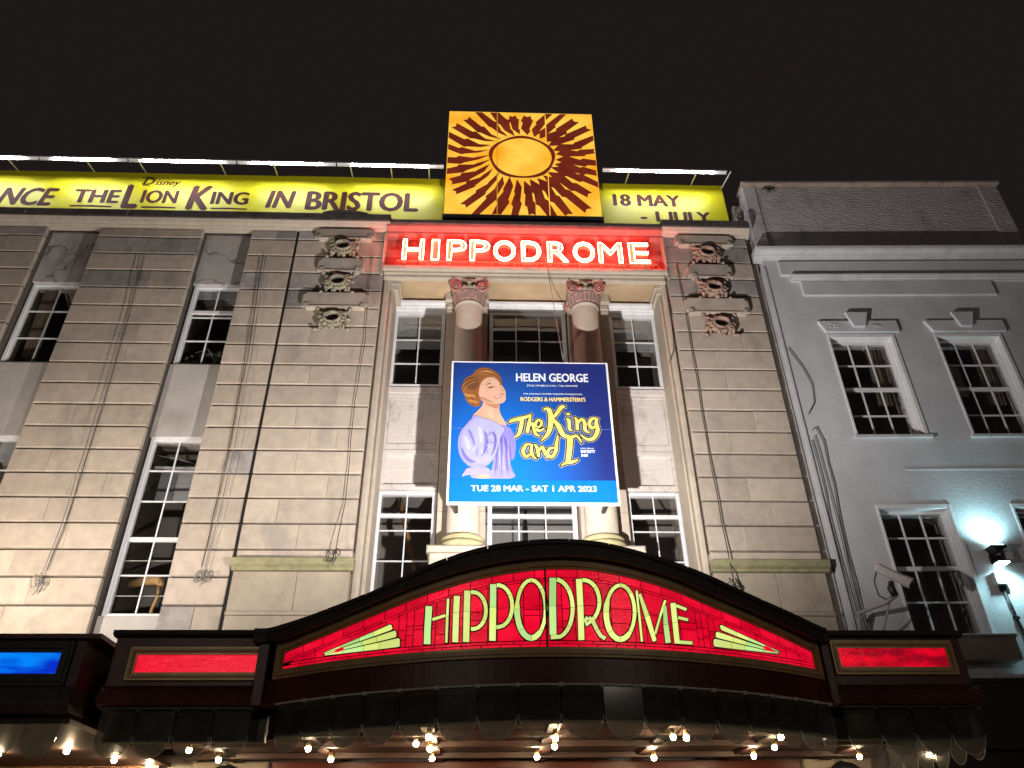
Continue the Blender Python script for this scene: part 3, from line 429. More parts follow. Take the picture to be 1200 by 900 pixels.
MB().tube([(-5.9, .9, 6.05), (-5.6, .75, 6.06), (-5.35, .62, 6.02), (-5.25, .55, 5.90)], [.08, .085, .08, .05], 8).tube([(-5.3, .56, 5.95), (-5.25, .5, 5.7), (-5.3, .5, 5.45), (-5.1, .5, 5.28)], .03, 6).build('chair_arm', mat('pale_wood', (.55, .33, .15), .5, .2, 5), wl)
MB().tube([(-5.9, .55, 8.3), (-5.5, .6, 8.25), (-5.1, .55, 8.1)], .012, 4).box(-5.85, -5.0, .8, .82, 7.5, 8.1).build('folded_blind', M_blind, wl)

# ---- cornice and parapet
def cornice(x0, x1, y0, zoff=0.0):
    p = [(y0 + .1, 13.395), (y0 - .03, 13.395), (y0 - .04, 13.41), (y0 - .08, 13.42), (y0 - .09, 13.44), (y0 - .14, 13.46), (y0 - .18, 13.505), (y0 - .20, 13.53), (y0 + .1, 13.53)]
    tp('cornice', MB().extx(p, x0, x1), M_clean)
    xs = x0
    while xs < x1 - .01:
        xe = min(x1, xs + random.uniform(.9, 1.3))
        if x1 - xe < .4: xe = x1
        j = random.uniform(-.012, .012)
        tp('coping_stone', MB().cbox(xs + .004, xe - .004, y0 - .22 + j, y0 + .14, 13.533, 13.745 + j, .02), M_coping); xs = xe
cornice(-12.6, -2.05, .02)
cornice(3.72, 5.62, .02)
tp('parapet', MB().box(-12.6, 5.6, .162, .24, 13.4, 13.78), M_coping)
tp('coping_hump', MB().prism([(-3.5, 13.76), (-3.35, 13.81), (-3.15, 13.835), (-2.9, 13.835), (-2.7, 13.80), (-2.55, 13.76)], -.2, .1), M_coping)

# ---- pedestals below the two inner pilasters
for (a, b) in ((-3.96, -2.12), (3.72, 5.55)):
    j = a + (b - a) * .55
    tp('plinth_course', MB().cbox(a, b, -.01, .3, 6.155, 6.31, .02), M_stone)
    prof = [(.05, 5.965), (-.03, 5.965), (-.05, 6.0), (-.12, 6.03), (-.13, 6.06), (-.14, 6.13), (-.11, 6.145), (.05, 6.145)]
    tp('plinth_moulding', MB().extx(prof, a - .03, b + .06), mat('mossy_stone', (.26, .24, .13), .9, .25, 8, .5, 40, stain=.4, stain_col=(.10, .09, .04), stain_scale=4))
    tp('plinth_panel', MB().cbox(a + .0, j - .002, .0, .3, 5.32, 5.955, .01), M_plinth); tp('plinth_panel', MB().cbox(j + .002, b, .0, .3, 5.32, 5.955, .01), M_plinth)
    tp('plinth_band', MB().cbox(a, b, -.03, .3, 5.255, 5.315, .01), M_plinth)
    tp('plinth_panel', MB().cbox(a, j + .3, -.005, .3, 4.0, 5.25, .01), M_plinth); tp('plinth_panel', MB().cbox(j + .304, b, -.005, .3, 4.0, 5.25, .01), M_plinth)
tp('groove_shade_strip', MB().box(-4.035, -3.965, .03, .06, 4, 13.4), M_hole)  # black strip painted as the shade in the groove between two pilasters

# ---- recessed centre bay
tp('bay_architrave', MB().cbox(-2.115, -1.98, .12, .8, 4.2, 12.2, .03).cbox(-1.985, -1.90, .22, .8, 4.2, 12.0, .03), M_clean, 'moulded stone edge of the centre bay with a rosy tint')
tp('bay_architrave', MB().cbox(3.60, 3.715, .12, .8, 4.2, 12.2, .03).cbox(3.55, 3.605, .22, .8, 4.2, 12.0, .03), M_clean)
def capblock(x0, x1): return MB().box(x0, x1, .2, .8, 11.98, 12.195).box(x0 - .03, x1 + .03, .17, .8, 12.1, 12.19)
tp('impost', capblock(-2.0, -1.80), M_clean); tp('impost', capblock(3.5, 3.66), M_clean)
# entablature
tp('soffit', MB().box(-2.1, 3.7, .142, 1.2, 12.20, 12.4), mat('tan_soffit_stone', (.46, .33, .20), .85, .15, 2, .3, 30, stain=.4, stain_col=(.22, .13, .07)))
tp('architrave', MB().box(-2.1, 3.7, .02, .14, 12.17, 12.30), M_clean)
tp('architrave_fillet', MB().box(-2.1, 3.7, -.02, .14, 12.25, 12.299), M_clean)
tp('ledge', MB().extx([(.2, 12.30), (-.04, 12.30), (-.07, 12.33), (-.08, 12.40), (.2, 12.425)], -2.12, 3.72), M_clean)
M_frieze = mat('neon_tinted_frieze_stone', (.30, .12, .10), .8, .15, 4, .5, 30, stain=.4, stain_col=(.25, .1, .08), stain_scale=3)  # red glow of the neon mixed into the stone's own colour
xs = [-2.12, -1.45, -.75, .1, .85, 1.65, 2.4, 3.1, 3.72]
for i in range(8):
    tp('frieze_stone', MB().cbox(xs[i] + .003, xs[i + 1] - .003, .12, .5, 12.44, 13.29, .008), M_frieze)
tp('frieze_moulding', MB().extx([(.3, 13.29), (.02, 13.29), (-.04, 13.33), (-.05, 13.38), (-.15, 13.44), (-.16, 13.48), (.3, 13.48)], -2.12, 3.72).extx([(.13, 12.47), (.06, 12.47), (.04, 12.50), (.06, 12.53), (.13, 12.53)], -2.0, 3.6), M_frieze)
tp('frieze_coping', MB().cbox(-2.05, 3.72, -.20, .3, 13.485, 13.60, .015), M_coping)
tp('frieze_end', MB().box(-2.17, -2.12, -.03, .3, 12.2, 13.36), M_clean); tp('frieze_end', MB().box(3.72, 3.76, -.03, .3, 12.2, 13.36), M_clean)
# piers behind the columns
for (a, b) in ((-.83, .02), (1.70, 2.55)):
    for k in range(9):
        tp('pier_stone', MB().cbox(a, b, .62, 1.1, 5.0 + .76 * k + .003, 5.0 + .76 * (k + 1) - .003, .006), M_clean)
    tp('pier_capital', MB().cbox(a - .03, b + .03, .50, 1.1, 11.98, 12.20, .02).cbox(a, b, .58, 1.1, 11.845, 11.975, .02), M_clean)
    tp('pedestal', MB().cbox(a - .06, b + .06, .0, 1.1, 5.0, 6.28, .02).cbox(a - .1, b + .1, -.05, 1.1, 6.285, 6.40, .03), M_clean)

def column(cx):
    cy, r = .35, .285
    C = MB().lathe([(r * 1.0, 6.64), (r * 1.0, 7.5), (r * .985, 9), (r * .93, 11.55), (r * .95, 11.58), (r * 1.03, 11.60), (r * 1.03, 11.63), (r * .94, 11.66)], cx, cy, 40).build('column', M_clean, TH)
    b = MB().lathe([(r * 1.1, 6.40), (r * 1.42, 6.41), (r * 1.5, 6.46), (r * 1.42, 6.51), (r * 1.2, 6.525), (r * 1.18, 6.55), (r * 1.3, 6.57), (r * 1.33, 6.60), (r * 1.2, 6.635), (r * 1.0, 6.64)], cx, cy, 40)
    b.build('base', mat('mossy_base_stone', (.38, .33, .18), .85, .2, 6, .4, 40), C)
    cap = MB().lathe([(r * .94, 11.66), (r * .98, 11.68), (r * 1.02, 11.69), (r * 1.14, 11.84), (r * 1.2, 11.86), (r * 1.16, 11.89)], cx, cy, 48, True, .035)
    cap.lathe([(r * 1.0, 11.89), (r * 1.2, 11.91), (r * 1.27, 11.96), (r * 1.15, 12.0), (r * 1.0, 12.02)], cx, cy, 24)
    cap.build('capital', mat('neon_tinted_carving', (.34, .21, .18), .8, .3, 9, .7, 30, stain=.6, stain_col=(.06, .03, .025), stain_scale=6), C)  # capital's colour reddened to carry the red light spilling from the neon
    eg = MB()
    for k in range(9):
        an = -PI / 2 + (k - 4) * .3; eg.ball((cx + 1.24 * r * math.cos(an), cy + 1.24 * r * math.sin(an), 11.955), .035, 6, 4, (1, 1, 1.3))
    eg.ball((cx, cy - 1.3 * r, 12.03), .05, 8, 5).tube([(cx - .13, cy - 1.3 * r, 12.07), (cx, cy - 1.38 * r, 12.02), (cx + .13, cy - 1.3 * r, 12.07)], .022, 6)
    eg.build('egg_moulding', M_carve, C)
    for s in (-1, 1):       # corner volutes, front pair turned outward
        for fy in (-1, 1):
            vm = MB(); vx, vy, vz = cx + s * .27, cy + fy * .27, 11.965
            sp = []
            for i in range(30):
                t = i / 29; an = PI / 2 - s * t * 2.3 * 2 * PI * .95; rr = .135 * (1 - t) + .018
                lx = rr * math.cos(an); sp.append((vx + lx * .82, vy + fy * (.04 + .05 * t) + lx * -.57 * s * fy * -1 * .3, vz + rr * math.sin(an)))
            vm.tube(sp, [.026 - .012 * i / 29 for i in range(30)], 6)
            vm.ball((vx, vy + fy * .075, vz), .032, 8, 5)
            vm.lathe([(.0, 0), (.125, .0), (.125, .06), (0, .06)], 0, 0, 16)
            k0 = len(vm.v) - 4 * 16
            for i in range(k0, len(vm.v)):
                x, y, z = vm.v[i]; vm.v[i] = (vx + x, vy + fy * (.05 - z), vz + y)
            vm.build('volute', M_volute, C)
    ab = []
    H = .40; n = 10
    for q in range(4):
        a0 = -PI * .75 + q * PI / 2
        p0 = Vector((math.cos(a0), math.sin(a0))) * H * 1.32; a1 = a0 + PI / 2; p1 = Vector((math.cos(a1), math.sin(a1))) * H * 1.32
        for i in range(n):
            t = .04 + .92 * i / (n - 1); p = p0.lerp(p1, t); mid = (p0 + p1) / 2; inn = -mid.normalized() * .115 * math.sin(PI * t)
            ab.append((cx + p.x + inn.x, cy + p.y + inn.y))
    k = len(ab); sc = lambda p, f: (cx + (p[0] - cx) * f, cy + (p[1] - cy) * f)
    vs = [(*sc(p, .74), 12.02) for p in ab] + [(*sc(p, .80), 12.06) for p in ab] + [(*sc(p, .97), 12.13) for p in ab] + [(*p, 12.168) for p in ab]
    fs = [(r_ * k + i, r_ * k + (i + 1) % k, (r_ + 1) * k + (i + 1) % k, (r_ + 1) * k + i) for r_ in range(3) for i in range(k)] + [tuple(range(k - 1, -1, -1)), tuple(range(3 * k, 4 * k))]
    MB().add(vs, fs).build('abacus', M_volute, C)
M_volute = mat('neon_tinted_volute_stone', (.40, .20, .17), .8, .2, 9, .5, 30, stain=.5, stain_col=(.08, .04, .035), stain_scale=6)  # stone colour also holds the neon's red spill

column(-.355); column(2.01)
# bay windows: upper sash, boarded spandrel, transom light and tall lower sash in each
def bay(x0, x1, cols, name_l, zc=12.22):
    y = .86
    # painted head cornice of three steps
    tp('window_head', MB().extx([(1.0, 11.89), (.835, 11.89), (.825, 11.93), (.78, 11.94), (.775, 11.97), (.73, 11.985), (.725, 12.015), (.66, 12.035), (.65, 12.085), (.80, 12.10), (1.0, 12.195)], x0 - .02, x1 + .02), M_white)
    wu = window(x0, x1, 10.04, 11.93, y, cols, [10.62, 11.22] if cols == 2 else [10.62, 11.22], TH, sill=False, label=name_l, blind=11.1 if cols == 2 else None, gm=M_glass2)
    sp = MB().box(x0, x1, y + .02, y + .1, 7.86, 10.0)
    sp.box(x0, x1, y - .06, y + .02, 9.88, 10.0).box(x0 + .0, x1 - .0, y - .035, y + .02, 9.80, 9.88)
    sp.box(x0, x0 + .07, y - .02, y + .02, 8.75, 9.80).box(x1 - .07, x1, y - .02, y + .02, 8.75, 9.80).box(x0, x1, y - .02, y + .02, 8.60, 8.75)
    P = sp.build('spandrel', M_wood_white, TH, label='flaking white boarded panel between the upper and lower bay windows')
    zz = 8.76
    while zz < 9.78:
        MB().cbox(x0 + .075, x1 - .075, y + .005, y + .02, zz + .003, min(zz + .17, 9.79), .004).build('board', M_wood_white, P); zz += .172
    # recessed rolled blind box above the transom
    tp('shutter_box', MB().box(x0, x1, y - .05, y + .02, 8.52, 8.60).box(x0, x0 + .08, y - .04, y + .02, 7.88, 8.52).box(x1 - .08, x1, y - .04, y + .02, 7.88, 8.52).box(x0, x1, y - .07, y + .02, 7.78, 7.88).box(x0 + .08, x1 - .08, y + .012, y + .02, 8.22, 8.24), M_wood_white)
    window(x0, x1, 5.3, 7.76, y, cols, [5.86, 6.46, 7.02, 7.30], TH, thick_rows=(3,), sill=False, room=M_room_light if cols == 3 else M_room, gm=M_glass2)
    tp('sill_wall', MB().box(x0, x1, y, y + .3, 4, 5.3), M_clean)
bay(-1.93, -.86, 2, 'white two-column sash at the left of the poster')
bay(.06, 1.66, 3, 'three-column sash above the poster between the columns')
bay(2.58, 3.58, 2, 'white two-column sash at the right of the poster')
tp('room_beam', MB().tube([(-1.6, 1.3, 7.9), (-1.2, 1.5, 6.4), (-.9, 1.6, 5.4)], .05, 5), mat('warm_wood', (.35, .18, .07), .6, .2, 4))
pend = MB().lathe([(.02, 7.05), (.06, 7.0), (.30, 6.97), (.33, 7.03), (.30, 7.06), (.05, 7.1), (.02, 7.9)], .80, 1.9, 20).ball((.80, 1.9, 6.9), .06).ball((.80, 1.9, 6.8), .03)
o = pend.build('pendant_lamp', mat('dark_bronze', (.10, .07, .03), .4, .2, 5, metal=.5)); tag(o, 'dark bronze pendant lamp hanging behind the centre window below the poster', 'lamp')

# ---- stacked blocks and wreaths on the inner pilasters
def ornament(cx, mc):
    for (w, z0, z1) in ((1.20, 13.10, 13.345), (.88, 12.20, 12.52), (1.26, 11.27, 11.61)):
        a, b = cx - w / 2, cx + w / 2; n = .05
        pts = [(a, z0 + n), (a + n, z0 + n), (a + n, z0), (b - n, z0), (b - n, z0 + n), (b, z0 + n), (b, z1 - n), (b - n, z1 - n), (b - n, z1), (a + n, z1), (a + n, z1 - n), (a, z1 - n)]
        B = MB().prism(pts, -.125, .0).build('ornament_block', M_stone2 if w < 1 else M_stone, TH)
        MB().box(a + .06, b - .06, -.145, -.01, z0 - .03, z0 - .002).box(a - .022, a - .002, -.11, 0, z0 + .03, z1 - .06).box(b + .002, b + .022, -.11, 0, z0 + .03, z1 - .06).build('block_moulding', M_stone, B)
        for sx, xx in ((-1, a + .09), (1, b - .09)): MB().prism([(xx - .05, z0 - .05), (xx + .05, z0 - .05), (xx + .03, z0 + .05), (xx - .03, z0 + .05)], -.16, -.126).build('block_ear', M_stone, B)
    for wi, zc in enumerate((12.83, 11.88, 10.95)):
        m = MB(); zc0 = zc
        ring = lambda rx, rz, y, n: [(cx + rx * math.cos(2 * PI * i / n), y, zc + rz * math.sin(2 * PI * i / n)) for i in range(n)]
        m.tube(ring(.19, .155, -.13, 24), .042, 8, True).tube(ring(.15, .12, -.20, 24), .028, 8, True)
        for i in range(13):
            an = 2 * PI * i / 13 + random.uniform(-.08, .08); rr = random.uniform(.24, .30)
            m.ball((cx + rr * math.cos(an), -.09 + random.uniform(-.05, .03), zc + rr * .78 * math.sin(an)), random.uniform(.035, .07), 7, 5, (random.uniform(.6, 1.3), .8, random.uniform(.5, 1.1)))
            m.ball((cx + .17 * math.cos(an + .2), -.19 + random.uniform(-.02, .02), zc + .14 * math.sin(an + .2)), random.uniform(.012, .03), 6, 4)
            m.tube([(cx + .16 * math.cos(an), -.18, zc + .13 * math.sin(an)), (cx + .23 * math.cos(an + .15), -.16, zc + .18 * math.sin(an + .15)), (cx + .29 * math.cos(an), -.07, zc + .23 * math.sin(an))], [.014, .022, .010], 5)
        for sx in (-1, 1):
            for sz in (-1, 1):
                pts = [(cx + sx * (.20 + .10 * t + .03 * math.sin(t * 9)), -.10 - .05 * math.sin(t * 7), zc + sz * (.12 + .14 * t)) for t in [i / 6 for i in range(7)]]
                m.tube(pts, [.035, .04, .025, .03, .04, .03, .02], 6)
                m.ball((cx + sx * .31, -.11, zc + sz * .25), .042, 7, 5)
        Wm = m.build('wreath', mc, TH)
        MB().prism([(cx + .12 * math.cos(t * PI / 8), zc + .10 * math.sin(t * PI / 8)) for t in range(16)], -.10, .0).build('wreath_shade_disc', M_hole, Wm)  # solid black disc painted as the shade deep in the wreath
ornament(-2.97, M_carve); ornament(4.60, mat('red_brown_carving', (.34, .22, .17), .85, .35, 9, .8, 30, stain=.95, stain_col=(.02, .014, .012), stain_scale=9))
# ------------------------------------------------------------------ neon sign on the frieze
NS = thing('neon_sign', 'glowing red and white neon lettering fixed along the stone frieze', 'neon sign', (.8, .1, 12.95))
px = [(472.6, 496.7), (506.2, 514.4), (524, 546), (550.5, 573), (578, 603), (610.5, 632.6), (641, 664.5), (671, 695.5), (700.6, 728), (736.6, 760)]
M_tray = mat('red_letter_tray', (.55, .16, .09), .5, .1, 6)
for chx, (a, b) in zip('HIPPODROME', px):
    x0 = -1.735 + (a - 472.6) * .01772; x1 = -1.735 + (b - 472.6) * .01772
    me = text_mesh(chx, .0, res=4); xs = [v.co.x for v in me.vertices]; zs = [v.co.y for v in me.vertices]
    f = lambda p: (x0 + (p.x - min(xs)) / (max(xs) - min(xs)) * (x1 - x0), -.20, 12.46 + (p.y - min(zs)) / (max(zs) - min(zs)) * .55)
    tb = MB()
    for lp in outline_loops(me):
        pts = [Vector(f(p)) for p in lp]
        q = []
        for i in range(len(pts)):       # finer points so that corners stay neat
            c, d = pts[i], pts[(i + 1) % len(pts)]; n = max(1, int((d - c).length / .06))
            q += [c.lerp(d, k / n) for k in range(n)]
        tb.tube(q, .0078, 6, True)
    for v in me.vertices: v.co = Vector(f(v.co)) + Vector((0, .03, 0))
    bm = bmesh.new(); bm.from_mesh(me); r = bmesh.ops.extrude_face_region(bm, geom=list(bm.faces))
    for e in r['geom']:
        if isinstance(e, bmesh.types.BMVert): e.co.y += .10
    bmesh.ops.recalc_face_normals(bm, faces=bm.faces); bm.to_mesh(me); bm.free()
    Lo = link('letter', me, NS, M_tray)
    tb.build('neon_tube', G_neon, Lo)
MB().box(-1.85, 3.5, -.19, -.15, 12.435, 12.452).build('mounting_rail', M_tray, NS)
for i in range(12): MB().box(-1.7 + i * .45, -1.67 + i * .45, -.148, .12, 12.436, 12.45).build('rail_bracket', M_tray, NS)
# ------------------------------------------------------------------ rooftop hoardings
YB = .30
def hoarding(name, label, x0, x1, zt, seams, arms, tubes, endcap=False):
    H = thing(name, label, 'hoarding', ((x0 + x1) / 2, YB, 13.5))
    s = [x0] + seams + [x1]
    for i in range(len(s) - 1):
        MB().box(s[i] + .002, s[i + 1] - .002, YB, YB + .05, 13.95, zt + (i % 2) * .008).build('banner_panel', M_yellow, H)
    MB().box(x0, x1, YB + .06, YB + .14, 13.6, 13.94).box(x0, x1, YB + .055, YB + .12, zt - .12, zt - .02).build('frame_rail', M_black, H)
    n = max(2, int((x1 - x0) / 1.6)); fr = MB()
    for i in range(n + 1):
        xx = x0 + .05 + (x1 - x0 - .15) * i / n; fr.box(xx, xx + .06, YB + .16, YB + .22, 13.45, zt)
        fr.tube([(xx + .03, YB + .2, zt - .3), (xx + .03, YB + 1.4, 13.5)], .025, 5)
    fr.build('support_frame', M_black, H)
    for a in arms: MB().tube([(a, YB + .02, zt - .01), (a + .02, -.20, 15.26)], .016, 6).build('lamp_arm', mat('yellow_arm', (.55, .52, .25), .5, .1, 4), H)
    for (a, b) in tubes:
        T = MB().extx([(-.24, 15.29), (-.25, 15.245), (-.24, 15.245), (-.232, 15.28), (-.168, 15.28), (-.16, 15.245), (-.15, 15.245), (-.16, 15.29)], a, b).build('light_trough', M_trough, H)
        MB().tube([(a + .32, -.20, 15.258), (b - .32, -.20, 15.258)], .013, 8).build('fluorescent_tube', M_tubelight, T)
    return H
H1 = hoarding('banner_hoarding', 'long yellow rooftop banner left of the gold panel, under a strip of white lamps', -12.6, -.97, 15.40, [-9.75, -7.2, -4.6], [-12.1, -10.6, -8.9, -7.75, -5.97, -4.8, -3.1, -2.2, -1.35],
              [(-12.4, -9.9), (-9.88, -7.98), (-7.95, -5.6), (-5.57, -3.4), (-3.37, -1.0)])
H2 = hoarding('banner_hoarding', 'short yellow rooftop banner with dates, right of the gold panel', 2.50, 5.42, 15.37, [], [3.17, 4.7], [(2.58, 5.4)], True)
MB().tube([(5.42, YB, 15.3), (5.5, -.2, 15.3)], .016, 6).build('lamp_arm', M_trough, H2)
yt = YB - .004; sl = .02
def bt(body, x0, z0, x1, z1, **k): fit_text(body, x0, x1, z0, z1, yt, M_brown_print, k.pop('par', H1), **k)
bt('NCE', -10.75, 14.30, -9.50, 14.86, offset=.045, shear=.22)
bt('THE', -9.16, 14.42, -8.14, 14.84, offset=.045)
bt('L', -8.06, 14.27, -7.70, 15.02, offset=.05); bt('ION', -7.68, 14.44, -6.88, 14.86, offset=.045)
bt('K', -6.66, 14.26, -6.16, 15.03, offset=.05, shear=.1); bt('ING', -6.15, 14.44, -5.32, 14.85, offset=.045)
u = MB()
for (a, b) in ((-9.16, -8.24), (-7.62, -6.86), (-6.12, -5.30)): u.prism([(a, 14.335), ((a + b) / 2, 14.35), (b, 14.33), (b - .02, 14.29), ((a + b) / 2, 14.30), (a + .03, 14.295)], yt, yt + .003)
u.build('underline', M_brown_print, H1)
bt('D', -7.76, 15.02, -7.50, 15.24, shear=.2, offset=.03); bt('isney', -7.47, 14.96, -6.92, 15.19, shear=.25, offset=.03)
MB().tube([(-7.80, yt, 15.22), (-7.68, yt, 15.27), (-7.52, yt, 15.24), (-7.46, yt, 15.12)], .008, 4).tube([(-7.78, yt, 15.06), (-7.72, yt, 14.99), (-7.6, yt, 15.0)], .008, 4).build('lettering', M_brown_print, H1)
bt('IN', -4.93, 14.36, -4.30, 14.92, offset=.045, shear=.16); bt('BRISTOL', -4.06, 14.32, -1.55, 14.93, offset=.045, slope=.0)
bt('18 MAY', 2.84, 14.64, 4.40, 15.03, offset=.05, par=H2); bt('- 1 JULY', 3.42, 14.06, 5.02, 14.49, offset=.05, par=H2)

# square light box with a plain sunburst of brown rays on gold
SB = thing('light_box', 'square orange light box with brown rays, highest sign on the roof', 'light box', (.77, .1, 13.7))
bx = [(-.945, .20), (.205, 1.345), (1.35, 2.475)]
for a, b in bx: MB().box(a + .002, b - .004, -.10, .0, 13.86, 17.33).build('light_panel', G_orange, SB)
MB().box(-.95, 2.48, .0, .30, 13.84, 17.34).box(-.97, 2.50, -.13, .3, 13.72, 13.85).build('casing', M_black, SB)
MB().box(-.5, -.4, .1, .2, 13.4, 13.72).box(1.9, 2.0, .1, .2, 13.4, 13.72).tube([(0, .3, 16.5), (0, 2.4, 13.5)], .04, 6).tube([(1.5, .3, 16.5), (1.5, 2.4, 13.5)], .04, 6).build('support_frame', M_black, SB)
rr = random.Random(3); cx, cz = .77, 15.75
for i in range(30):
    an = 2 * PI * i / 30 + rr.uniform(-.03, .03); w = rr.uniform(.065, .085)
    if abs(math.cos(an)) < .25 and math.sin(an) > 0: r1 = 1.6
    else: r1 = rr.uniform(1.75, 2.15)
    r0 = rr.uniform(.72, .80)
    pt = lambda r, t: (cx + r * math.cos(t), cz - (.12 if r > 1 else 0) + r * math.sin(t))
    poly = [pt(r0, an - w * 1.1), pt(1.05, an - w * 1.35), pt(1.12, an - w * .95), pt(1.45, an - w * 1.3), pt(1.5, an - w * .8), pt(r1, an - w * .7), pt(r1 * .97, an), pt(r1, an + w * .6), pt(1.4, an + w * 1.2), pt(1.33, an + w * .8), pt(1.0, an + w * 1.2)]
    poly = [(min(2.46, max(-.93, x)), min(17.31, max(13.88, z))) for x, z in poly]
    for a, b in bx:      # cut each ray at the panel joints
        def clip(pl, s, lim):
            out = []
            for k in range(len(pl)):
                p, q = pl[k], pl[(k + 1) % len(pl)]; ip, iq = s * (p[0] - lim) >= 0, s * (q[0] - lim) >= 0
                if ip: out.append(p)
                if ip != iq: t = (lim - p[0]) / (q[0] - p[0]); out.append((lim, p[1] + t * (q[1] - p[1])))
            return out
        c = clip(clip(poly, 1, a + .006), -1, b - .008)
        if len(c) > 2 and max(z for _, z in c) - min(z for _, z in c) > .02: MB().prism(c, -.104, -.100).build('ray', G_ray, SB)
rim = MB(); n = 48
for i in range(n):
    t0, t1 = 2 * PI * i / n, 2 * PI * (i + 1) / n; f = lambda t, r: (cx + r * math.cos(t), cz + r * .95 * math.sin(t))
    q = [f(t0, .76 + .02 * math.sin(5 * t0)), f(t1, .76 + .02 * math.sin(5 * t1)), f(t1, .68), f(t0, .68)]
    if any(abs(p[0] - j) < .0 for p in q for j in (.2, 1.35)): continue
    rim.prism(q, -.1045, -.101)
rim.build('ring', G_ray, SB)

# ------------------------------------------------------------------ show poster
PO = thing('poster_board', 'large square blue show poster hung in front of the two columns', 'poster', (.78, -.8, 6.78))
def blue_mat():
    m = bpy.data.materials.new('blue_poster_print'); m.use_nodes = True; nt = m.node_tree; N = nt.nodes; L = nt.links; b = N['Principled BSDF']; b.inputs['Roughness'].default_value = .45
    tc = N.new('ShaderNodeTexCoord'); sx = N.new('ShaderNodeSeparateXYZ'); L.new(tc.outputs['Generated'], sx.inputs[0])
    mp = N.new('ShaderNodeMapping'); mp.inputs['Location'].default_value = (-.33, 0, -.10); L.new(tc.outputs['Generated'], mp.inputs[0])
    mp.inputs['Scale'].default_value = (1.25, 0, .85)
    g = N.new('ShaderNodeTexGradient'); g.gradient_type = 'SPHERICAL'; L.new(mp.outputs[0], g.inputs[0])
    cr = N.new('ShaderNodeValToRGB'); cr.color_ramp.elements[0].color = (.012, .022, .15, 1); cr.color_ramp.elements[1].color = (.0, .15, .62, 1); cr.color_ramp.elements[0].position = .15; cr.color_ramp.elements[1].position = .95
    L.new(g.outputs['Fac'], cr.inputs[0]); L.new(cr.outputs[0], b.inputs['Base Color'])
    return m
MB().box(-.565, 2.115, -.80, -.765, 7.195, 9.485).build('poster_print', blue_mat(), PO)
MB().box(-.565, 2.115, -.803, -.765, 6.80, 7.19).build('date_band', mat('azure_print', (.0, .13, .50), .45, .12, 1.2), PO)
MB().box(-.60, -.568, -.815, -.74, 6.77, 9.50).box(2.118, 2.15, -.815, -.74, 6.77, 9.50).box(-.568, 2.118, -.81, -.74, 9.488, 9.50).box(-.568, 2.118, -.81, -.74, 6.77, 6.797).build('poster_frame', M_white, PO)
MB().box(-.55, 2.1, -.76, -.72, 6.85, 6.9).box(-.55, 2.1, -.76, -.72, 9.3, 9.35).box(-.5, -.44, -.76, .1, 9.2, 9.26).box(1.98, 2.04, -.76, .1, 9.2, 9.26).box(-.5, -.44, -.76, .1, 7.0, 7.06).box(1.98, 2.04, -.76, .1, 7.0, 7.06).build('mounting_bracket', M_black, PO)
MB().box(-.56, 2.11, -.8035, -.802, 8.138, 8.143).build('fold_line', mat('fold_crease', (.12, .22, .5), .5, .05, 3), PO)
pw = mat('white_print', (.72, .74, .78), .5, .02, 3); py = mat('gold_print', (.80, .60, .16), .5, .1, 3)
Y1 = -.8045
def ptx(b, x0, z0, x1, z1, m=pw, **k): fit_text(b, x0, x1, z0, z1, k.pop('y', Y1), m, PO, **k)
ptx('HELEN GEORGE', .525, 9.09, 1.79, 9.265, offset=.03); ptx("STAR OF BBC'S CALL THE MIDWIFE", .71, 8.99, 1.60, 9.025, shear=.2, offset=.01)
ptx('THE LINCOLN CENTER THEATER PRODUCTION', .645, 8.822, 1.665, 8.85, offset=.01); ptx("RODGERS & HAMMERSTEIN'S", .60, 8.685, 1.715, 8.772, py, offset=.025)
ptx('DIRECTED BY', 1.575, 7.765, 1.80, 7.785, offset=.01); ptx('BARTLETT', 1.575, 7.69, 1.81, 7.745, offset=.045); ptx('SHER', 1.575, 7.62, 1.695, 7.67, offset=.045)
ptx('TUE 28 MAR - SAT 1 APR 2023', -.22, 6.985, 1.79, 7.09, offset=.025, y=-.808)
def ribbon(mb, st, grow, y):
    P = [Vector((a, b)) for a, b, _ in st]; W = [w for _, _, w in st]; Q = []; WW = []
    for i in range(len(P) - 1):      # Catmull-Rom
        p0, p1, p2, p3 = P[max(0, i - 1)], P[i], P[i + 1], P[min(len(P) - 1, i + 2)]
        for k in range(5):
            t = k / 5; Q.append(.5 * (2 * p1 + (p2 - p0) * t + (2 * p0 - 5 * p1 + 4 * p2 - p3) * t * t + (3 * p1 - p0 - 3 * p2 + p3) * t ** 3)); WW.append(W[i] + (W[i + 1] - W[i]) * t)
    Q.append(P[-1]); WW.append(W[-1])
    if grow: d0 = (Q[0] - Q[1]).normalized() * grow; d1 = (Q[-1] - Q[-2]).normalized() * grow; Q = [Q[0] + d0] + Q + [Q[-1] + d1]; WW = [WW[0]] + WW + [WW[-1]]
    L = []; R = []
    for i in range(len(Q)):
        d = (Q[min(i + 1, len(Q) - 1)] - Q[max(i - 1, 0)]); d = d.normalized() if d.length > 1e-6 else Vector((1, 0)); n = Vector((-d.y, d.x)) * (WW[i] / 2 + grow)
        L.append(Q[i] + n); R.append(Q[i] - n)
    k = len(Q); vs = [(p.x, y, p.y) for p in L] + [(p.x, y, p.y) for p in R]
    mb.add(vs, [(i, i + 1, k + i + 1, k + i) for i in range(k - 1)])
M_tblack = mat('dark_outline_print', (.012, .012, .03), .5, .05, 3); M_tcream = mat('cream_outline_print', (.50, .46, .30), .5, .05, 3)
M_tyel = mat('yellow_title_print', (.72, .52, .04), .5, .1, 3, col2=(.80, .70, .22), stretch=(4, 1, 4))
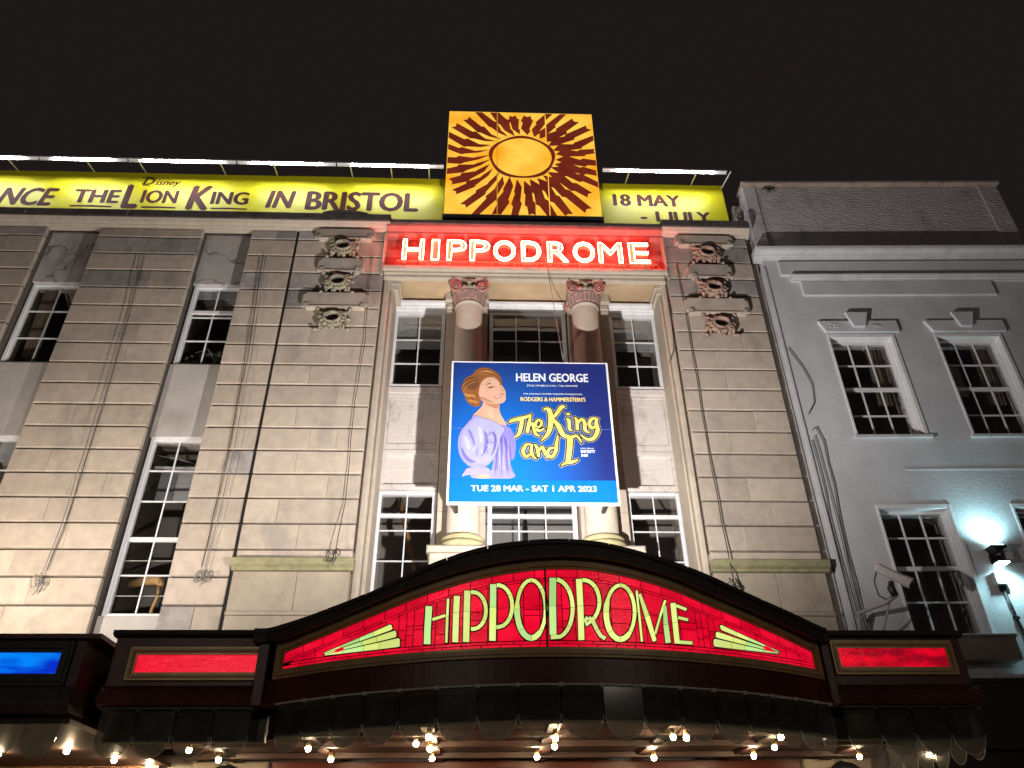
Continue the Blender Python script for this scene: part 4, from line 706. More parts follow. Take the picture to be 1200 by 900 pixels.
for nm, mm, g, dy in (('title_edge', M_tcream, .030, 0.0), ('title_outline', M_tblack, .024, .0015), ('title_lettering', M_tyel, .002, .003)):
    mb = MB()
    for j, st in enumerate(TITLE): ribbon(mb, st, g, Y1 - dy - .00004 * j)
    mb.build(nm, mm, PO, fix=False)
PORTRAIT['skirt'] = [(PORTRAIT['cuff'][0][0] + .02, PORTRAIT['bodice'][10][1]), (PORTRAIT['cuff'][0][0] + .12, PORTRAIT['cuff'][3][1]), (PORTRAIT['bodice'][9][0], PORTRAIT['cuff'][3][1]), PORTRAIT['bodice'][10], PORTRAIT['bodice'][11]]
_sl = PORTRAIT['sleeve']; _cx = sum(a for a, b in _sl) / len(_sl); _cz = sum(b for a, b in _sl) / len(_sl)
PORTRAIT['sleeve_shade'] = [(_cx + (a - _cx) * .93 + .03, _cz + (b - _cz) * .9 + .03) for a, b in _sl]
for _i in range(9):     # gathered creases of the puffed sleeve
    _a = -.9 + _i * .36; _k = 'crease%d' % _i; _r0, _r1 = .10 + .03 * (_i % 3), .30 + .04 * (_i % 2)
    _P = lambda r, a, w: (_cx + r * math.cos(a - 1.2) * .95 - w * math.sin(a - 1.2), _cz + r * math.sin(a - 1.2) * 1.1 + w * math.cos(a - 1.2))
    PORTRAIT[_k] = [_P(_r0, _a, 0), _P((_r0 + _r1) / 2, _a + .06, .014), _P(_r1, _a, .002), _P((_r0 + _r1) / 2, _a + .05, -.006)]
PORTRAIT['jaw_shade'] = [PORTRAIT['face'][i] for i in (13, 14, 15, 16, 17)] + [(PORTRAIT['face'][16][0] + .02, PORTRAIT['face'][16][1] + .05), (PORTRAIT['face'][14][0], PORTRAIT['face'][14][1] + .035)]
F_ = PORTRAIT['face']; fx = lambda u, v: (PORTRAIT['eye1'][0][0] + u * .0033, PORTRAIT['eye1'][0][1] - v * .0033)
def seg(pts, w):
    q = [Vector(fx(*a)) for a in pts]; up_ = []; dn = []
    for i, c in enumerate(q):
        d_ = (q[min(i + 1, len(q) - 1)] - q[max(0, i - 1)]).normalized(); n_ = Vector((-d_.y, d_.x)) * w * (.35 if i in (0, len(q) - 1) else 1); up_.append(tuple(c + n_)); dn.append(tuple(c - n_))
    return up_ + dn[::-1]
PORTRAIT['lash1'] = seg([(-2, 2), (10, -6), (24, -7), (34, -4)], .006); PORTRAIT['lash2'] = seg([(60, -26), (70, -27), (80, -18)], .005)
PORTRAIT['brow2'] = seg([(54, -46), (66, -44), (76, -34)], .005); PORTRAIT['lipline'] = seg([(28, 58), (44, 54), (66, 44), (86, 34)], .006)
PORTRAIT['nose_line'] = seg([(62, -14), (70, 4), (80, 14), (72, 20)], .005); PORTRAIT['face_light'] = [fx(8, -46), fx(34, -56), (fx(56, -40)), fx(52, -16), fx(34, -20), fx(14, -26)]
PORTRAIT['cheek_light'] = [fx(18, 14), fx(44, 8), fx(56, 22), fx(44, 38), fx(24, 34)]; PORTRAIT['neck_light'] = [fx(-10, 150), fx(10, 110), fx(26, 120), fx(30, 170), fx(12, 184)]
for _i in range(8):
    _h = [(-150 + 4 * _i, 10 + 9 * _i), (-135 + 6 * _i, -35 + 7 * _i), (-95 + 8 * _i, -62 + 6 * _i), (-56 + 4 * _i, -70 + 8 * _i)] if _i < 4 else [(-80 + 7 * (_i - 4), -72 - 9 * (_i - 4)), (-45, -112 + 8 * (_i - 4)), (0, -118 + 10 * (_i - 4)), (46, -92 + 9 * (_i - 4))]
    PORTRAIT['strand%d' % _i] = seg(_h, .006)
for _i in range(7): PORTRAIT['pleat%d' % _i] = seg([(30 + 11 * _i, 250 + 8 * _i), (36 + 11 * _i, 330), (32 + 12 * _i, 420), (20 + 16 * _i, 510)], .006 + .004 * (_i % 2))
cols = dict(lash1=(.05, .02, .015), lash2=(.05, .02, .015), brow2=(.22, .09, .04), lipline=(.35, .04, .05), nose_line=(.60, .30, .20), face_light=(.86, .53, .38), cheek_light=(.86, .49, .36), neck_light=(.84, .50, .36),
            **{'strand%d' % i: ((.60, .28, .09) if i % 2 else (.16, .055, .02)) for i in range(8)}, **{'pleat%d' % i: ((.16, .14, .52) if i % 2 else (.50, .50, .92)) for i in range(7)}, skirt=(.34, .32, .74), sleeve_shade=(.44, .44, .88), jaw_shade=(.62, .33, .20), **{'crease%d' % i: ((.22, .20, .60) if i % 2 else (.60, .62, .95)) for i in range(9)}, hair=(.34, .12, .035), hair_dark=(.20, .075, .03), hair_light1=(.62, .30, .10), hair_light2=(.62, .30, .09), hair_light3=(.58, .27, .08), face=(.80, .47, .33), neck=(.78, .45, .31), neck_shade=(.58, .27, .16),
            sleeve=(.36, .36, .80), bodice=(.27, .25, .70), bodice_shade=(.19, .14, .52), collar=(.46, .46, .84), cuff=(.40, .38, .80), arm=(.76, .44, .31), fold1=(.20, .18, .58), fold2=(.21, .19, .58), fold3=(.24, .22, .64), fold4=(.18, .15, .52),
            high1=(.55, .57, .90), high2=(.55, .57, .90), high3=(.40, .38, .82), eye1=(.10, .03, .02), brow1=(.25, .09, .04), eye2=(.10, .03, .02), lips=(.60, .10, .10), teeth=(.85, .80, .78), nose=(.62, .30, .20), cheek=(.82, .44, .33), ear=(.82, .50, .36))
order = ['neck', 'neck_shade', 'face', 'ear', 'hair', 'hair_dark', 'hair_light1', 'hair_light2', 'hair_light3'] + ['strand%d' % i for i in range(8)] + ['face_light', 'cheek_light', 'neck_light', 'eye1', 'brow1', 'eye2', 'lips', 'lipline', 'teeth', 'nose_line', 'lash1', 'lash2', 'brow2', 'bodice', 'bodice_shade', 'high3', 'skirt'] + ['pleat%d' % i for i in range(7)] + ['sleeve', 'sleeve_shade', 'collar', 'fold1', 'fold2', 'fold3', 'fold4', 'high1', 'high2'] + ['crease%d' % i for i in range(9)] + ['jaw_shade', 'arm', 'cuff']
def smooth_poly(p, n=3):
    for _ in range(n):
        q = []
        for i in range(len(p)):
            a, b = p[i], p[(i + 1) % len(p)]; q += [(a[0] * .75 + b[0] * .25, a[1] * .75 + b[1] * .25), (a[0] * .25 + b[0] * .75, a[1] * .25 + b[1] * .75)]
        p = q
    return p
FI = thing_part = bpy.data.objects.new('portrait', None); COL.objects.link(FI); FI.parent = PO; FI.location = (0, 0, 0)
FI['label'] = 'printed drawing of a laughing woman in a lilac puff-sleeved dress'
for i, k in enumerate(order):
    p = smooth_poly(PORTRAIT[k], 1 if len(PORTRAIT[k]) > 9 else 2); yy = Y1 - .0003 * i
    mt = mat('print_' + k, [q_ * (.66 if k[:4] in ('slee', 'bodi', 'coll', 'cuff', 'fold', 'high', 'crea', 'skir', 'plea') else .68) for q_ in cols[k]], .5, .10, 5, stretch=(1, 1, .4)) 
    me = bpy.data.meshes.new(k); me.from_pydata([(x, yy, z) for x, z in p], [], [tuple(range(len(p)))]); me.update()
    o = link({'sleeve': 'sleeve', 'face': 'face', 'hair': 'hair', 'neck': 'neck', 'bodice': 'bodice'}.get(k, k.rstrip('0123456789')), me, FI, mt)

# ------------------------------------------------------------------ canopy
CA = thing('entrance_canopy', 'dark red entrance canopy with an arched stained-glass sign and hanging glass scallops', 'canopy', (.75, -1.8, 0))
def cp(name, mb, m, label=None, fix=True): return mb.build(name, m, CA, label=label, fix=fix)
XC, XW = .72, 3.02
def sy(x): return -3.4 - max(0, 1 - ((x - XC) / XW) ** 2)
def interp(T, x):
    if x <= T[0][0]: return T[0][1]
    for i in range(len(T) - 1):
        if x <= T[i + 1][0]:
            p0, p1, p2, p3 = T[max(0, i - 1)], T[i], T[i + 1], T[min(len(T) - 1, i + 2)]
            h = p2[0] - p1[0]; t = (x - p1[0]) / h
            m1 = (p2[1] - p0[1]) / (p2[0] - p0[0]) * h; m2 = (p3[1] - p1[1]) / (p3[0] - p1[0]) * h
            return (2 * t ** 3 - 3 * t * t + 1) * p1[1] + (t ** 3 - 2 * t * t + t) * m1 + (-2 * t ** 3 + 3 * t * t) * p2[1] + (t ** 3 - t * t) * m2
    return T[-1][1]
GT = [(-2.09, 3.775), (-1.55, 3.90), (-1.01, 4.05), (-.60, 4.17), (.0, 4.305), (.64, 4.38), (1.2, 4.365), (1.89, 4.235), (2.28, 4.115), (2.91, 3.95), (3.56, 3.79)]
CT = [(-2.42, 4.03), (-2.17, 4.04), (-1.77, 4.09), (-1.19, 4.22), (-.50, 4.46), (.0, 4.59), (.64, 4.65), (1.18, 4.635), (1.83, 4.51), (2.30, 4.39), (2.81, 4.24), (3.3, 4.13), (3.75, 4.04)]
gt = lambda x: interp(GT, x)
ct = lambda x: interp(CT, x)
GB = 3.61; GX0, GX1 = -2.085, 3.555
def band(name, x0, x1, zb, zt, yf, yb, m, n=40, parent=None, label=None):
    vs = []
    for i in range(n + 1):
        x = x0 + (x1 - x0) * i / n; b, t = zb(x), zt(x); y = sy(x)
        vs += [(x, y + yf, b), (x, y + yf, t), (x, y + yb, t), (x, y + yb, b)]
    fs = [(4 * i + j, 4 * i + 4 + j, 4 * i + 4 + (j + 1) % 4, 4 * i + (j + 1) % 4) for i in range(n) for j in range(4)] + [(0, 1, 2, 3), (4 * n + 3, 4 * n + 2, 4 * n + 1, 4 * n)]
    mb = MB().add(vs, fs)
    return mb.build(name, m, parent or CA, label=label)
K = lambda v: (lambda x: v)
band('sign_backing', GX0, GX1, K(GB), gt, .0, .06, mat('black_leading', (.004, .004, .004), .6))
# bronze moulding round the glass, three ridges each side
for (a, b, yf) in ((.0, .03, -.02), (.03, .075, -.045), (.075, .105, -.03)):
    band('sign_frame', GX0 - b, GX1 + b, lambda x, a=a: gt(x) + a, lambda x, b=b: gt(x) + b, yf, .08, M_brown_gold)
    band('sign_frame', GX0 - b, GX1 + b, K(GB - b * .9), K(GB - a * .9), yf, .08, M_brown_gold if a else M_gold)
    for sx in (0, 1):
        xa, xb = (GX0 - b, GX0 - a) if sx == 0 else (GX1 + a, GX1 + b)
        band('sign_frame', xa, xb, K(GB - a * .9), lambda x, a=a: gt(min(max(x, GX0), GX1)) + a, yf - .002, .08, M_gold, 2)
# lead-covered coping following the arch
cs = [-2.45 + 6.22 * i / 15 for i in range(16)]
for i in range(15):
    a, b = cs[i], cs[i + 1]; j = random.uniform(-.012, .012)
    lo = lambda x: max(gt(min(max(x, GX0), GX1)) + .108, 3.9 if (x < GX0 - .1 or x > GX1 + .1) else 0)
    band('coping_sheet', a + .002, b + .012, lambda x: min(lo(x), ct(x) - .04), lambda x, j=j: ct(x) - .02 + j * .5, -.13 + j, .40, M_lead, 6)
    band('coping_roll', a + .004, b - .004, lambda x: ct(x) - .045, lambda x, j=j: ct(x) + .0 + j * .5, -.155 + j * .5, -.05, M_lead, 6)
band('sign_housing', -2.3, 3.7, K(3.5), lambda x: min(gt(min(max(x, GX0), GX1)) + .1, ct(x) - .05), .09, .5, M_black)
# glass: red panes of the ground, then eyes, letters and fans a little proud
def pane(pts, yo, m, name='glass_pane', parent=None):
    vs = [(x, sy(x) - yo, z) for x, z in pts]; k = len(vs); vs += [(x, y + .004, z) for x, y, z in vs]
    a = sum(pts[i][0] * pts[(i + 1) % k][1] - pts[(i + 1) % k][0] * pts[i][1] for i in range(k))
    mb = MB().add(vs, [tuple(range(k)), tuple(range(2 * k - 1, k - 1, -1))] + [((i + 1) % k, i, k + i, k + (i + 1) % k) for i in range(k)])
    return mb.build(name, m, parent or CA)
g = .004
def cell(x0, x1, b, t, m=None):
    hh = t((x0 + x1) / 2) - b((x0 + x1) / 2)
    if hh < .005: return
    g = .004 if hh > .02 else .0015
    x0 += g; x1 -= g
    n = 2; top = [(x0 + (x1 - x0) * i / n, t(x0 + (x1 - x0) * i / n) - g) for i in range(n + 1)]; bot = [(x0 + (x1 - x0) * i / n, b(x0 + (x1 - x0) * i / n) + g) for i in range(n + 1)]
    if any(tt[1] - bb[1] < .002 for tt, bb in zip(top, bot)):
        top = [(a_, max(c_, d_[1] + .002)) for (a_, c_), d_ in zip(top, bot)]
    pane(bot + top[::-1], .006, m or G_red)
def gtc(o, x): return gt(x) - o
n = 26; xs = [GX0 + (GX1 - GX0) * i / n for i in range(n + 1)]
s_top = lambda x: max(gtc(.085, x), GB + .062)
for i in range(n): cell(xs[i], xs[i + 1], s_top, gt)
t2 = lambda x: max(gtc(.112, x), GB + .062)
n = 32; xs = [GX0 + (GX1 - GX0) * i / n for i in range(n + 1)]
for i in range(n): cell(xs[i], xs[i + 1], t2, s_top)
n = 30; xs = [GX0 + (GX1 - GX0) * i / n for i in range(n + 1)]
for i in range(n): cell(xs[i], xs[i + 1], K(GB + .002), K(GB + .031))
for i in range(22): a = GX0 + (GX1 - GX0) * (i + .3) / 22; cell(max(GX0, a - .0), min(GX1, a + (GX1 - GX0) / 22), K(GB + .031), K(GB + .060))
vx = [GX0, -1.98, -1.86, -1.72, -1.35, -.98, -.845, -.765, -.69, -.47, -.33, -.17, .045, .14, .40, .56, .78, .905, 1.14, 1.27, 1.50, 1.62, 1.86, 1.98, 2.16, 2.22, 2.29, 2.36, 2.50, 2.85, 3.2, 3.35, 3.46, GX1]
for i in range(len(vx) - 1):
    a, b = vx[i], vx[i + 1]; lo = GB + .062; mid = (a + b) / 2; hgt = t2(mid) - lo
    if hgt > .3: cuts = [lo, lo + hgt * (.22 + .1 * (i % 3)), lo + hgt * (.52 + .06 * (i % 2)), None]
    elif hgt > .15: cuts = [lo, lo + hgt * .5, None]
    else: cuts = [lo, None]
    for k in range(len(cuts) - 1):
        cell(a, b, K(cuts[k]), (t2 if cuts[k + 1] is None else K(cuts[k + 1])))
band('sign_division', .612, .630, K(GB), lambda x: gt(x), -.03, .0, M_black, 2); 
for li, lt in enumerate(LETTER_PANES):
    for pi2, pl in enumerate(lt):
        cxm = sum(p[0] for p in pl) / len(pl); czm = sum(p[1] for p in pl) / len(pl)
        # dark lead came: the same outline grown outwards
        k = len(pl); ar = sum(pl[i][0] * pl[(i + 1) % k][1] - pl[(i + 1) % k][0] * pl[i][1] for i in range(k)); sgn = 1 if ar > 0 else -1
        gr = []; inn = []
        for i in range(k):
            p0, p1, p2 = pl[i - 1], pl[i], pl[(i + 1) % k]
            d1 = Vector((p1[0] - p0[0], p1[1] - p0[1])); d2 = Vector((p2[0] - p1[0], p2[1] - p1[1]))
            if d1.length < 1e-5 or d2.length < 1e-5: nn = Vector((0, 0))
            else:
                n1 = Vector((d1.y, -d1.x)).normalized() * sgn; n2 = Vector((d2.y, -d2.x)).normalized() * sgn; nn = (n1 + n2); nn = nn.normalized() if nn.length > .1 else n1
            gr.append((p1[0] + nn.x * .011, p1[1] + nn.y * .011)); inn.append((p1[0] - nn.x * .003, p1[1] - nn.y * .003))
        pane(gr, .0105, M_leadc, 'lead_came')
        G = G_green2 if (li, pi2) in ((0, 0), (3, 0), (4, 2), (4, 3), (5, 0), (5, 1), (8, 6), (8, 7), (10, 1), (10, 2), (10, 5), (11, 0), (11, 4), (11, 8)) or (li > 9 and pi2 % 4 == 1) else G_green
        pane(inn, .016, G)
for e in EYE_PANES: pane(e, .0205, G_red)
# fascia, lip and flat wings
band('fascia', -2.3, 3.7, K(3.30), K(3.515), .0, .3, M_red_wood)
band('fascia_lip', -2.3, 3.7, K(3.27), K(3.31), -.05, .3, M_red_wood)
def wing(x0, x1, gl, glm, gx0, gx1, gz0, gz1, lip):
    cp('wing_fascia', MB().cbox(x0, x1, -3.40, -3.1, 3.47, 3.98, .01), M_red_wood)
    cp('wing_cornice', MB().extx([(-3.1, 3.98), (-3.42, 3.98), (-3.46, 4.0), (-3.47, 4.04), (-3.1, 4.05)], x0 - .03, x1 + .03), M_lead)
    cp('wing_lip', MB().extx([(-3.1, 3.27), (-3.38, 3.27), (-3.45, 3.29), (-3.47, 3.35), (-3.44, 3.42), (-3.39, 3.47), (-3.1, 3.47)], x0 - .02, x1 + .05), M_red_wood)
    for (d, yf, mm) in ((.0, -3.425, M_gold), (.03, -3.45, M_brown_gold), (.055, -3.435, M_gold)):
        f = MB(); e = .025
        a, b, c, q = gx0 - d - e, gx1 + d + e, gz0 - d - e, gz1 + d + e
        f.box(a, b, yf, -3.39, q - e, q).box(a, b, yf, -3.39, c, c + e).box(a, a + e, yf, -3.39, c + e, q - e).box(b - e, b, yf, -3.39, c + e, q - e)
        cp('panel_frame', f, mm)
    cp('glass_pane', MB().box(gx0, gx1, -3.408, -3.395, gz0, gz1), glm)
wing(-3.93, -2.40, None, G_redflat, -3.66, -2.33 - .07, 3.61, 3.79, 0)
wing(3.78, 5.30, None, G_red_dim, 3.90, 5.10, 3.66, 3.86, 0)
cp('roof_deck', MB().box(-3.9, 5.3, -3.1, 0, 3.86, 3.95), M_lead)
# corner blocks where the arch meets the wings
cp('corner_pier', MB().cbox(-2.385, -2.27, -3.47, -3.1, 3.27, 4.04, .01), M_red_wood); cp('corner_pier', MB().cbox(3.69, 3.785, -3.47, -3.1, 3.27, 4.04, .01), M_red_wood)
# soffit with ribs and inner beam
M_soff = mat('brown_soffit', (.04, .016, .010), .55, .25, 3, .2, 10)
sf = MB(); N_ = 30; vs = []
for i in range(N_ + 1): x = -3.93 + 9.23 * i / N_; vs += [(x, (sy(x) if GX0 < x < GX1 else -3.4) + .28, 3.22), (x, -.15, 3.22)]
sf.add(vs, [(2 * i, 2 * i + 1, 2 * i + 3, 2 * i + 2) for i in range(N_)])
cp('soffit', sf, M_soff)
rb = MB()
for x in (-3.3, -2.0, -.6, .8, 2.15, 3.46, 4.8): rb.box(x - .07, x + .07, -3.2, -.2, 3.17, 3.218)
for y in (-2.35, -1.6, -.7): rb.box(-3.9, 5.28, y - .05, y + .05, 3.15, 3.216)
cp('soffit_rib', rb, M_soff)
band('inner_beam', -2.2, 3.6, K(2.97), K(3.22), .16, .26, M_black)
cp('inner_beam', MB().box(-3.9, -2.25, -3.2, -3.1, 2.97, 3.22), M_black); cp('inner_beam', MB().box(3.65, 5.25, -3.2, -3.1, 2.97, 3.22), M_black)
bulb = MB().ball((0, 0, 0), .033, 10, 6).mesh('bulb', G_bulb); sock = MB().lathe([(.028, .02), (.03, .06), (.02, .09)], 0, 0, 8).mesh('bulb_holder', M_gold)
bp_ = [(-4.0 + .02, -1.63)]
for x in (-3.35, -2.0, -.6, .8, 2.15, 3.46, 4.82):
    for y in (-2.7, -2.0, -1.2):
        if (x, y) in ((-3.35, -2.7), (4.82, -2.7), (4.82, -2.0), (-2.0, -2.7), (2.15, -2.0)): continue
        bp_.append((x + random.uniform(-.10, .10), y + random.uniform(-.10, .10)))
bp_ = bp_[1:] + [(-.75, -2.3), (2.3, -2.62)]
for x, y in bp_:
    b = bpy.data.objects.new('bulb', bulb); COL.objects.link(b); b.parent = CA; b.location = Vector((x, y, 3.085)) - CA.location
    h = bpy.data.objects.new('bulb_holder', sock); COL.objects.link(h); h.parent = b; h.location = (0, 0, 0)
# glass scallops with their clips
def scallop_mesh(w, h):
    n = 12; o = [(-w / 2, 0), (w / 2, 0)] + [(w / 2 * math.cos(PI * i / n), -(h - w * .55) - w * .55 * math.sin(PI * i / n)) for i in range(n + 1)]
    return MB().prism(o, -.004, .004)
M_scallop = glass_mat('clear_scallop_glass', (.60, .62, .62), rough=.10, frost=.10, frost_col=(.5, .48, .42), extra=.0)
M_edge = mat('polished_glass_edge', (.42, .46, .46), .2, .1, 4)
def scallop(x, y, rz, w, h=.47, top=3.265):
    me = scallop_mesh(w - .015, h).mesh('scallop', M_scallop)
    o = bpy.data.objects.new('glass_scallop', me); COL.objects.link(o); o.parent = CA; o.location = Vector((x, y, top)) - CA.location; o.rotation_euler = (random.uniform(-.03, .03), 0, rz)
    n = 12; ww = w - .015; hh = h
    pts = [(ww / 2 * math.cos(PI * i / n), -.002, -(hh - ww * .55) - ww * .55 * math.sin(PI * i / n)) for i in range(n + 1)]
    e = bpy.data.objects.new('glass_edge', MB().tube(pts, .0045, 4).mesh('glass_edge', M_edge)); COL.objects.link(e); e.parent = o
    c = bpy.data.objects.new('clip', MB().box(w / 2 - .022, w / 2 + .022, -.02, .01, -.02, .012).mesh('clip', M_greywhite)); COL.objects.link(c); c.parent = o
arc = []; x = GX0 - .1; 
sx_ = [-2.06, -1.76, -1.46, -1.13, -.785, -.425, -.045, .33, .73, 1.125, 1.51, 1.875, 2.235, 2.575, 2.89, 3.18, 3.44, 3.64]
for i in range(len(sx_) - 1):
    a, b = sx_[i], sx_[i + 1]; ya, yb = sy(a) - .03, sy(b) - .03; w = math.hypot(b - a, yb - ya); scallop((a + b) / 2, (ya + yb) / 2 , math.atan2(yb - ya, b - a), w)
band('scallop_rail', -2.1, 3.6, K(3.255), K(3.268), -.06, -.035, M_greywhite)
for i in range(4): scallop(-3.72 + .385 * i, -3.36, 0, .38)
for i in range(4): scallop(4.0 + .37 * i, -3.36, 0, .365)
for i in range(7): scallop(5.36, -3.2 + .38 * i + .19, PI / 2, .37)
cp('scallop_rail', MB().box(-3.92, -2.3, -3.40, -3.385, 3.25, 3.268).box(3.8, 5.3, -3.40, -3.385, 3.25, 3.268), M_black)
cp('canopy_side', MB().box(5.24, 5.29, -3.1, -.05, 3.27, 3.86), M_red_wood); cp('canopy_side', MB().box(-3.92, -3.87, -3.1, -.05, 3.27, 3.86), M_red_wood)

# entrance front below the canopy (part of the theatre)
tp('entrance_wall', MB().box(-3.95, -2.95, -.1, .1, 0, 3.2), M_clean); tp('entrance_wall', MB().box(4.55, 5.5, -.1, .1, 0, 3.2), M_clean)
tp('entrance_lintel', MB().box(-2.9, 4.5, -.05, .1, 2.75, 3.2), mat('red_varnished_wood', (.11, .02, .010), .3, .2, 3, .2, 10, stretch=(.4, 1, 4)))
for x in (-2.9, -1.05, .8, 2.65):
    D = MB().box(x + .03, x + 1.80, .12, .16, 0, 2.72).build('entrance_door', M_red_wood, TH)
    MB().box(x + .12, x + .85, .105, .118, .9, 2.5).box(x + .98, x + 1.7, .105, .118, .9, 2.5).build('door_glass', M_glass, D)
    MB().tube([(x + .88, .06, .9), (x + .88, .06, 1.5)], .015, 6).tube([(x + .95, .06, .9), (x + .95, .06, 1.5)], .015, 6).build('door_handle', M_gold, D)
tp('base_wall', MB().box(-12.6, -3.95, .0, 1.2, 0, 3.3), M_stone2); tp('base_wall', MB().box(5.5, 5.75, .05, 1, 0, 3.3), M_stone2)
for (lx, side) in ((-3.42, 'left'), (5.0, 'right')):
    Lm = thing('wall_lantern', 'round wall lantern on the pale pier at the %s end under the canopy' % side, 'lantern', (lx, -.12, 3.0), 'lanterns beside the entrance')
    MB().lathe([(.0, 3.13), (.12, 3.11), (.21, 3.04), (.22, 3.0), (.2, 2.99)], lx, -.34, 20).box(lx - .02, lx + .02, -.34, -.1, 3.11, 3.15).build('shade', M_black, Lm)
    MB().ball((lx, -.34, 2.99), .085, 12, 8).build('globe', glow('opal_globe', (1, .86, .6), (1, .86, .6), 1.6, rand=0, bump=0), Lm)

# neighbouring blue sign on the far left
BS = thing('blue_shop_sign', 'dark shop fascia at the far left with a glowing blue glass panel', 'shop sign', (-6.5, -3.2, 0))
MB().box(-9.5, -4.28, -3.3, -.02, 3.50, 3.98).box(-9.5, -4.12, -3.36, -.02, 3.98, 4.03).build('fascia', M_red_wood, BS)
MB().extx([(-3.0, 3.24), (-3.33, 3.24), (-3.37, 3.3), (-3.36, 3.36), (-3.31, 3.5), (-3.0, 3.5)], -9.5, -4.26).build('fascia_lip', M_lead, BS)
MB().box(-6.6, -4.51, -3.315, -3.295, 3.60, 3.84).build('glass_panel', G_blue, BS)
f = MB()
for (d, yy) in ((.0, -3.33), (.04, -3.35), (.08, -3.335)):
    e = .04; a, b, c, q = -6.6 - d - e, -4.51 + d + e, 3.60 - d - e + .02, 3.84 + d + e
    f.box(a, b, yy, -3.29, q - e, q).box(a, b, yy, -3.29, c, c + e).box(a, a + e, yy, -3.29, c + e, q - e).box(b - e, b, yy, -3.29, c + e, q - e)
f.build('panel_frame', M_black, BS)
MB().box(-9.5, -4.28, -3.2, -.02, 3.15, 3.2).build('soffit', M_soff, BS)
MB().box(-9.5, -4.4, -.15, -.03, 2.6, 3.15).build('shop_lintel', mat('warm_painted_wood', (.25, .12, .06), .5, .2, 2), BS)
for i in range(3): 
    sm = scallop_mesh(.36, .4).mesh('scallop', M_scallop); o = bpy.data.objects.new('glass_scallop', sm); COL.objects.link(o); o.parent = BS; o.location = Vector((-4.55 - .4 * i, -3.2, 3.22)) - BS.location
for (bx_, by_) in ((-4.98, -1.63), (-4.71, -.88), (-5.9, -1.4), (-4.48, -.3)):
    o = bpy.data.objects.new('bulb', bulb); COL.objects.link(o); o.parent = BS; o.location = Vector((bx_, by_, 3.12)) - BS.location
MB().box(-4.11, -3.95, -2.9, -.02, 3.3, 3.97).build('return_panel', M_red_wood, BS)

for (loc, pw), lo in zip(STREET, STREET_OBJS):
    x, y, z = loc
    SL = thing('street_lamp', 'tall grey street lamp across the road, %s one, behind the viewer' % ('left' if x < 0 else 'right'), 'street lamp', (x, y, -.12), 'street lamps across the road')
    MB().lathe([(.11, -.12), (.11, .9), (.07, 1.0), (.045, 8.3)], x, y - .8, 12).build('pole', M_black, SL)
    MB().tube([(x, y - .8, 8.3), (x, y - .6, 8.55), (x, y - .1, 8.6)], .035, 8).build('arm', M_black, SL)
    MB().extx([(y - .25, 8.58), (y + .35, 8.58), (y + .3, 8.68), (y - .2, 8.70)], x - .14, x + .14).build('lantern_head', M_black, SL)
    MB().box(x - .11, x + .11, y - .2, y + .3, 8.555, 8.575).build('lens', glow('street_lamp_lens', (1.0, .87, .72), (1.0, .87, .72), 12, rand=0, bump=0), SL)
    lo.parent = SL; lo.location = Vector((x, y, z)) - SL.location
# floodlights (they stand hidden behind the canopy's coping)
for (loc, pw, colr, lab), lo in zip(FLOODS, LAMP_OBJS):
    F = thing('floodlight', lab, 'floodlight', loc, 'floodlights on the canopy roof')
    x, y, z = loc
    MB().prism([(x - .12, z - .09), (x + .12, z - .09), (x + .12, z - .05), (x - .12, z - .05)], y - .05, y + .12).box(x - .13, x - .12, y - .05, y + .12, z - .09, z - .03).box(x + .12, x + .13, y - .05, y + .12, z - .09, z - .03).build('housing', M_black, F)
    MB().box(x - .02, x + .02, y + .0, y + .04, min(3.95, z - .12), z - .09).box(x - .06, x + .06, y - .02, y + .06, z - .13, z - .09).build('bracket', M_black, F)
    lo.parent = F; lo.location = (0, 0, 0)
# ------------------------------------------------------------------ grey house on the right
HO = thing('grey_house', 'grey rendered Georgian house with white sash windows right of the theatre', 'house', (5.80, 0, 0), rz=math.radians(-1.8))
def hp(name, mb, m, label=None, parent=None): return mb.build(name, m, parent or HO, label=label)
XR = 12.4
WU = [(6.70, 8.02), (8.82, 10.14)]; WL = [(6.68, 7.98), (9.0, 10.3)]
wz = [(3.3, 4.93), (4.93, 7.15), (7.15, 8.50), (8.50, 10.80), (10.80, 12.6)]
def strip(xa, xb, za, zb): return MB().box(xa, xb, 0, .5, za, zb)
wall = MB()
for (za, zb), opens in zip(wz, ([], WL, [], WU, [])):
    xs_ = [5.80] + [v for w in opens for v in w] + [XR]
    for i in range(0, len(xs_), 2): wall.box(xs_[i], xs_[i + 1], 0, .5, za, zb)
hp('wall', wall, M_grey)
hp('rear_wall', MB().box(5.85, XR, 7.5, 7.9, 0, 12.9).box(5.82, 6.1, .5, 7.5, 0, 13.1).box(XR - .3, XR, .5, 7.5, 0, 13), M_grey)
hp('roof', MB().extx([(.5, 12.95), (4, 14.2), (7.9, 12.95)], 5.9, XR), mat('slates', (.08, .08, .09), .7, .2, 6))
hp('corner_bead', MB().box(5.765, 5.81, -.035, .3, 3.3, 12.55), M_greywhite, 'pale edge strip down the corner beside the theatre')
# main cornice
cprof = [(.1, 12.77), (-.03, 12.77), (-.05, 12.80), (-.10, 12.81), (-.12, 12.84), (-.22, 12.86), (-.24, 12.89), (-.25, 12.95), (-.22, 12.97), (.1, 12.98)]
xs_ = [5.62, 6.9, 8.1, 9.3, 10.4, 11.42]
for i in range(5): hp('cornice', MB().extx(cprof, xs_[i] + .002, xs_[i + 1] - .002), M_greywhite)
hp('upper_wall', MB().box(5.8, XR, .0, .45, 12.6, 12.9), M_grey)
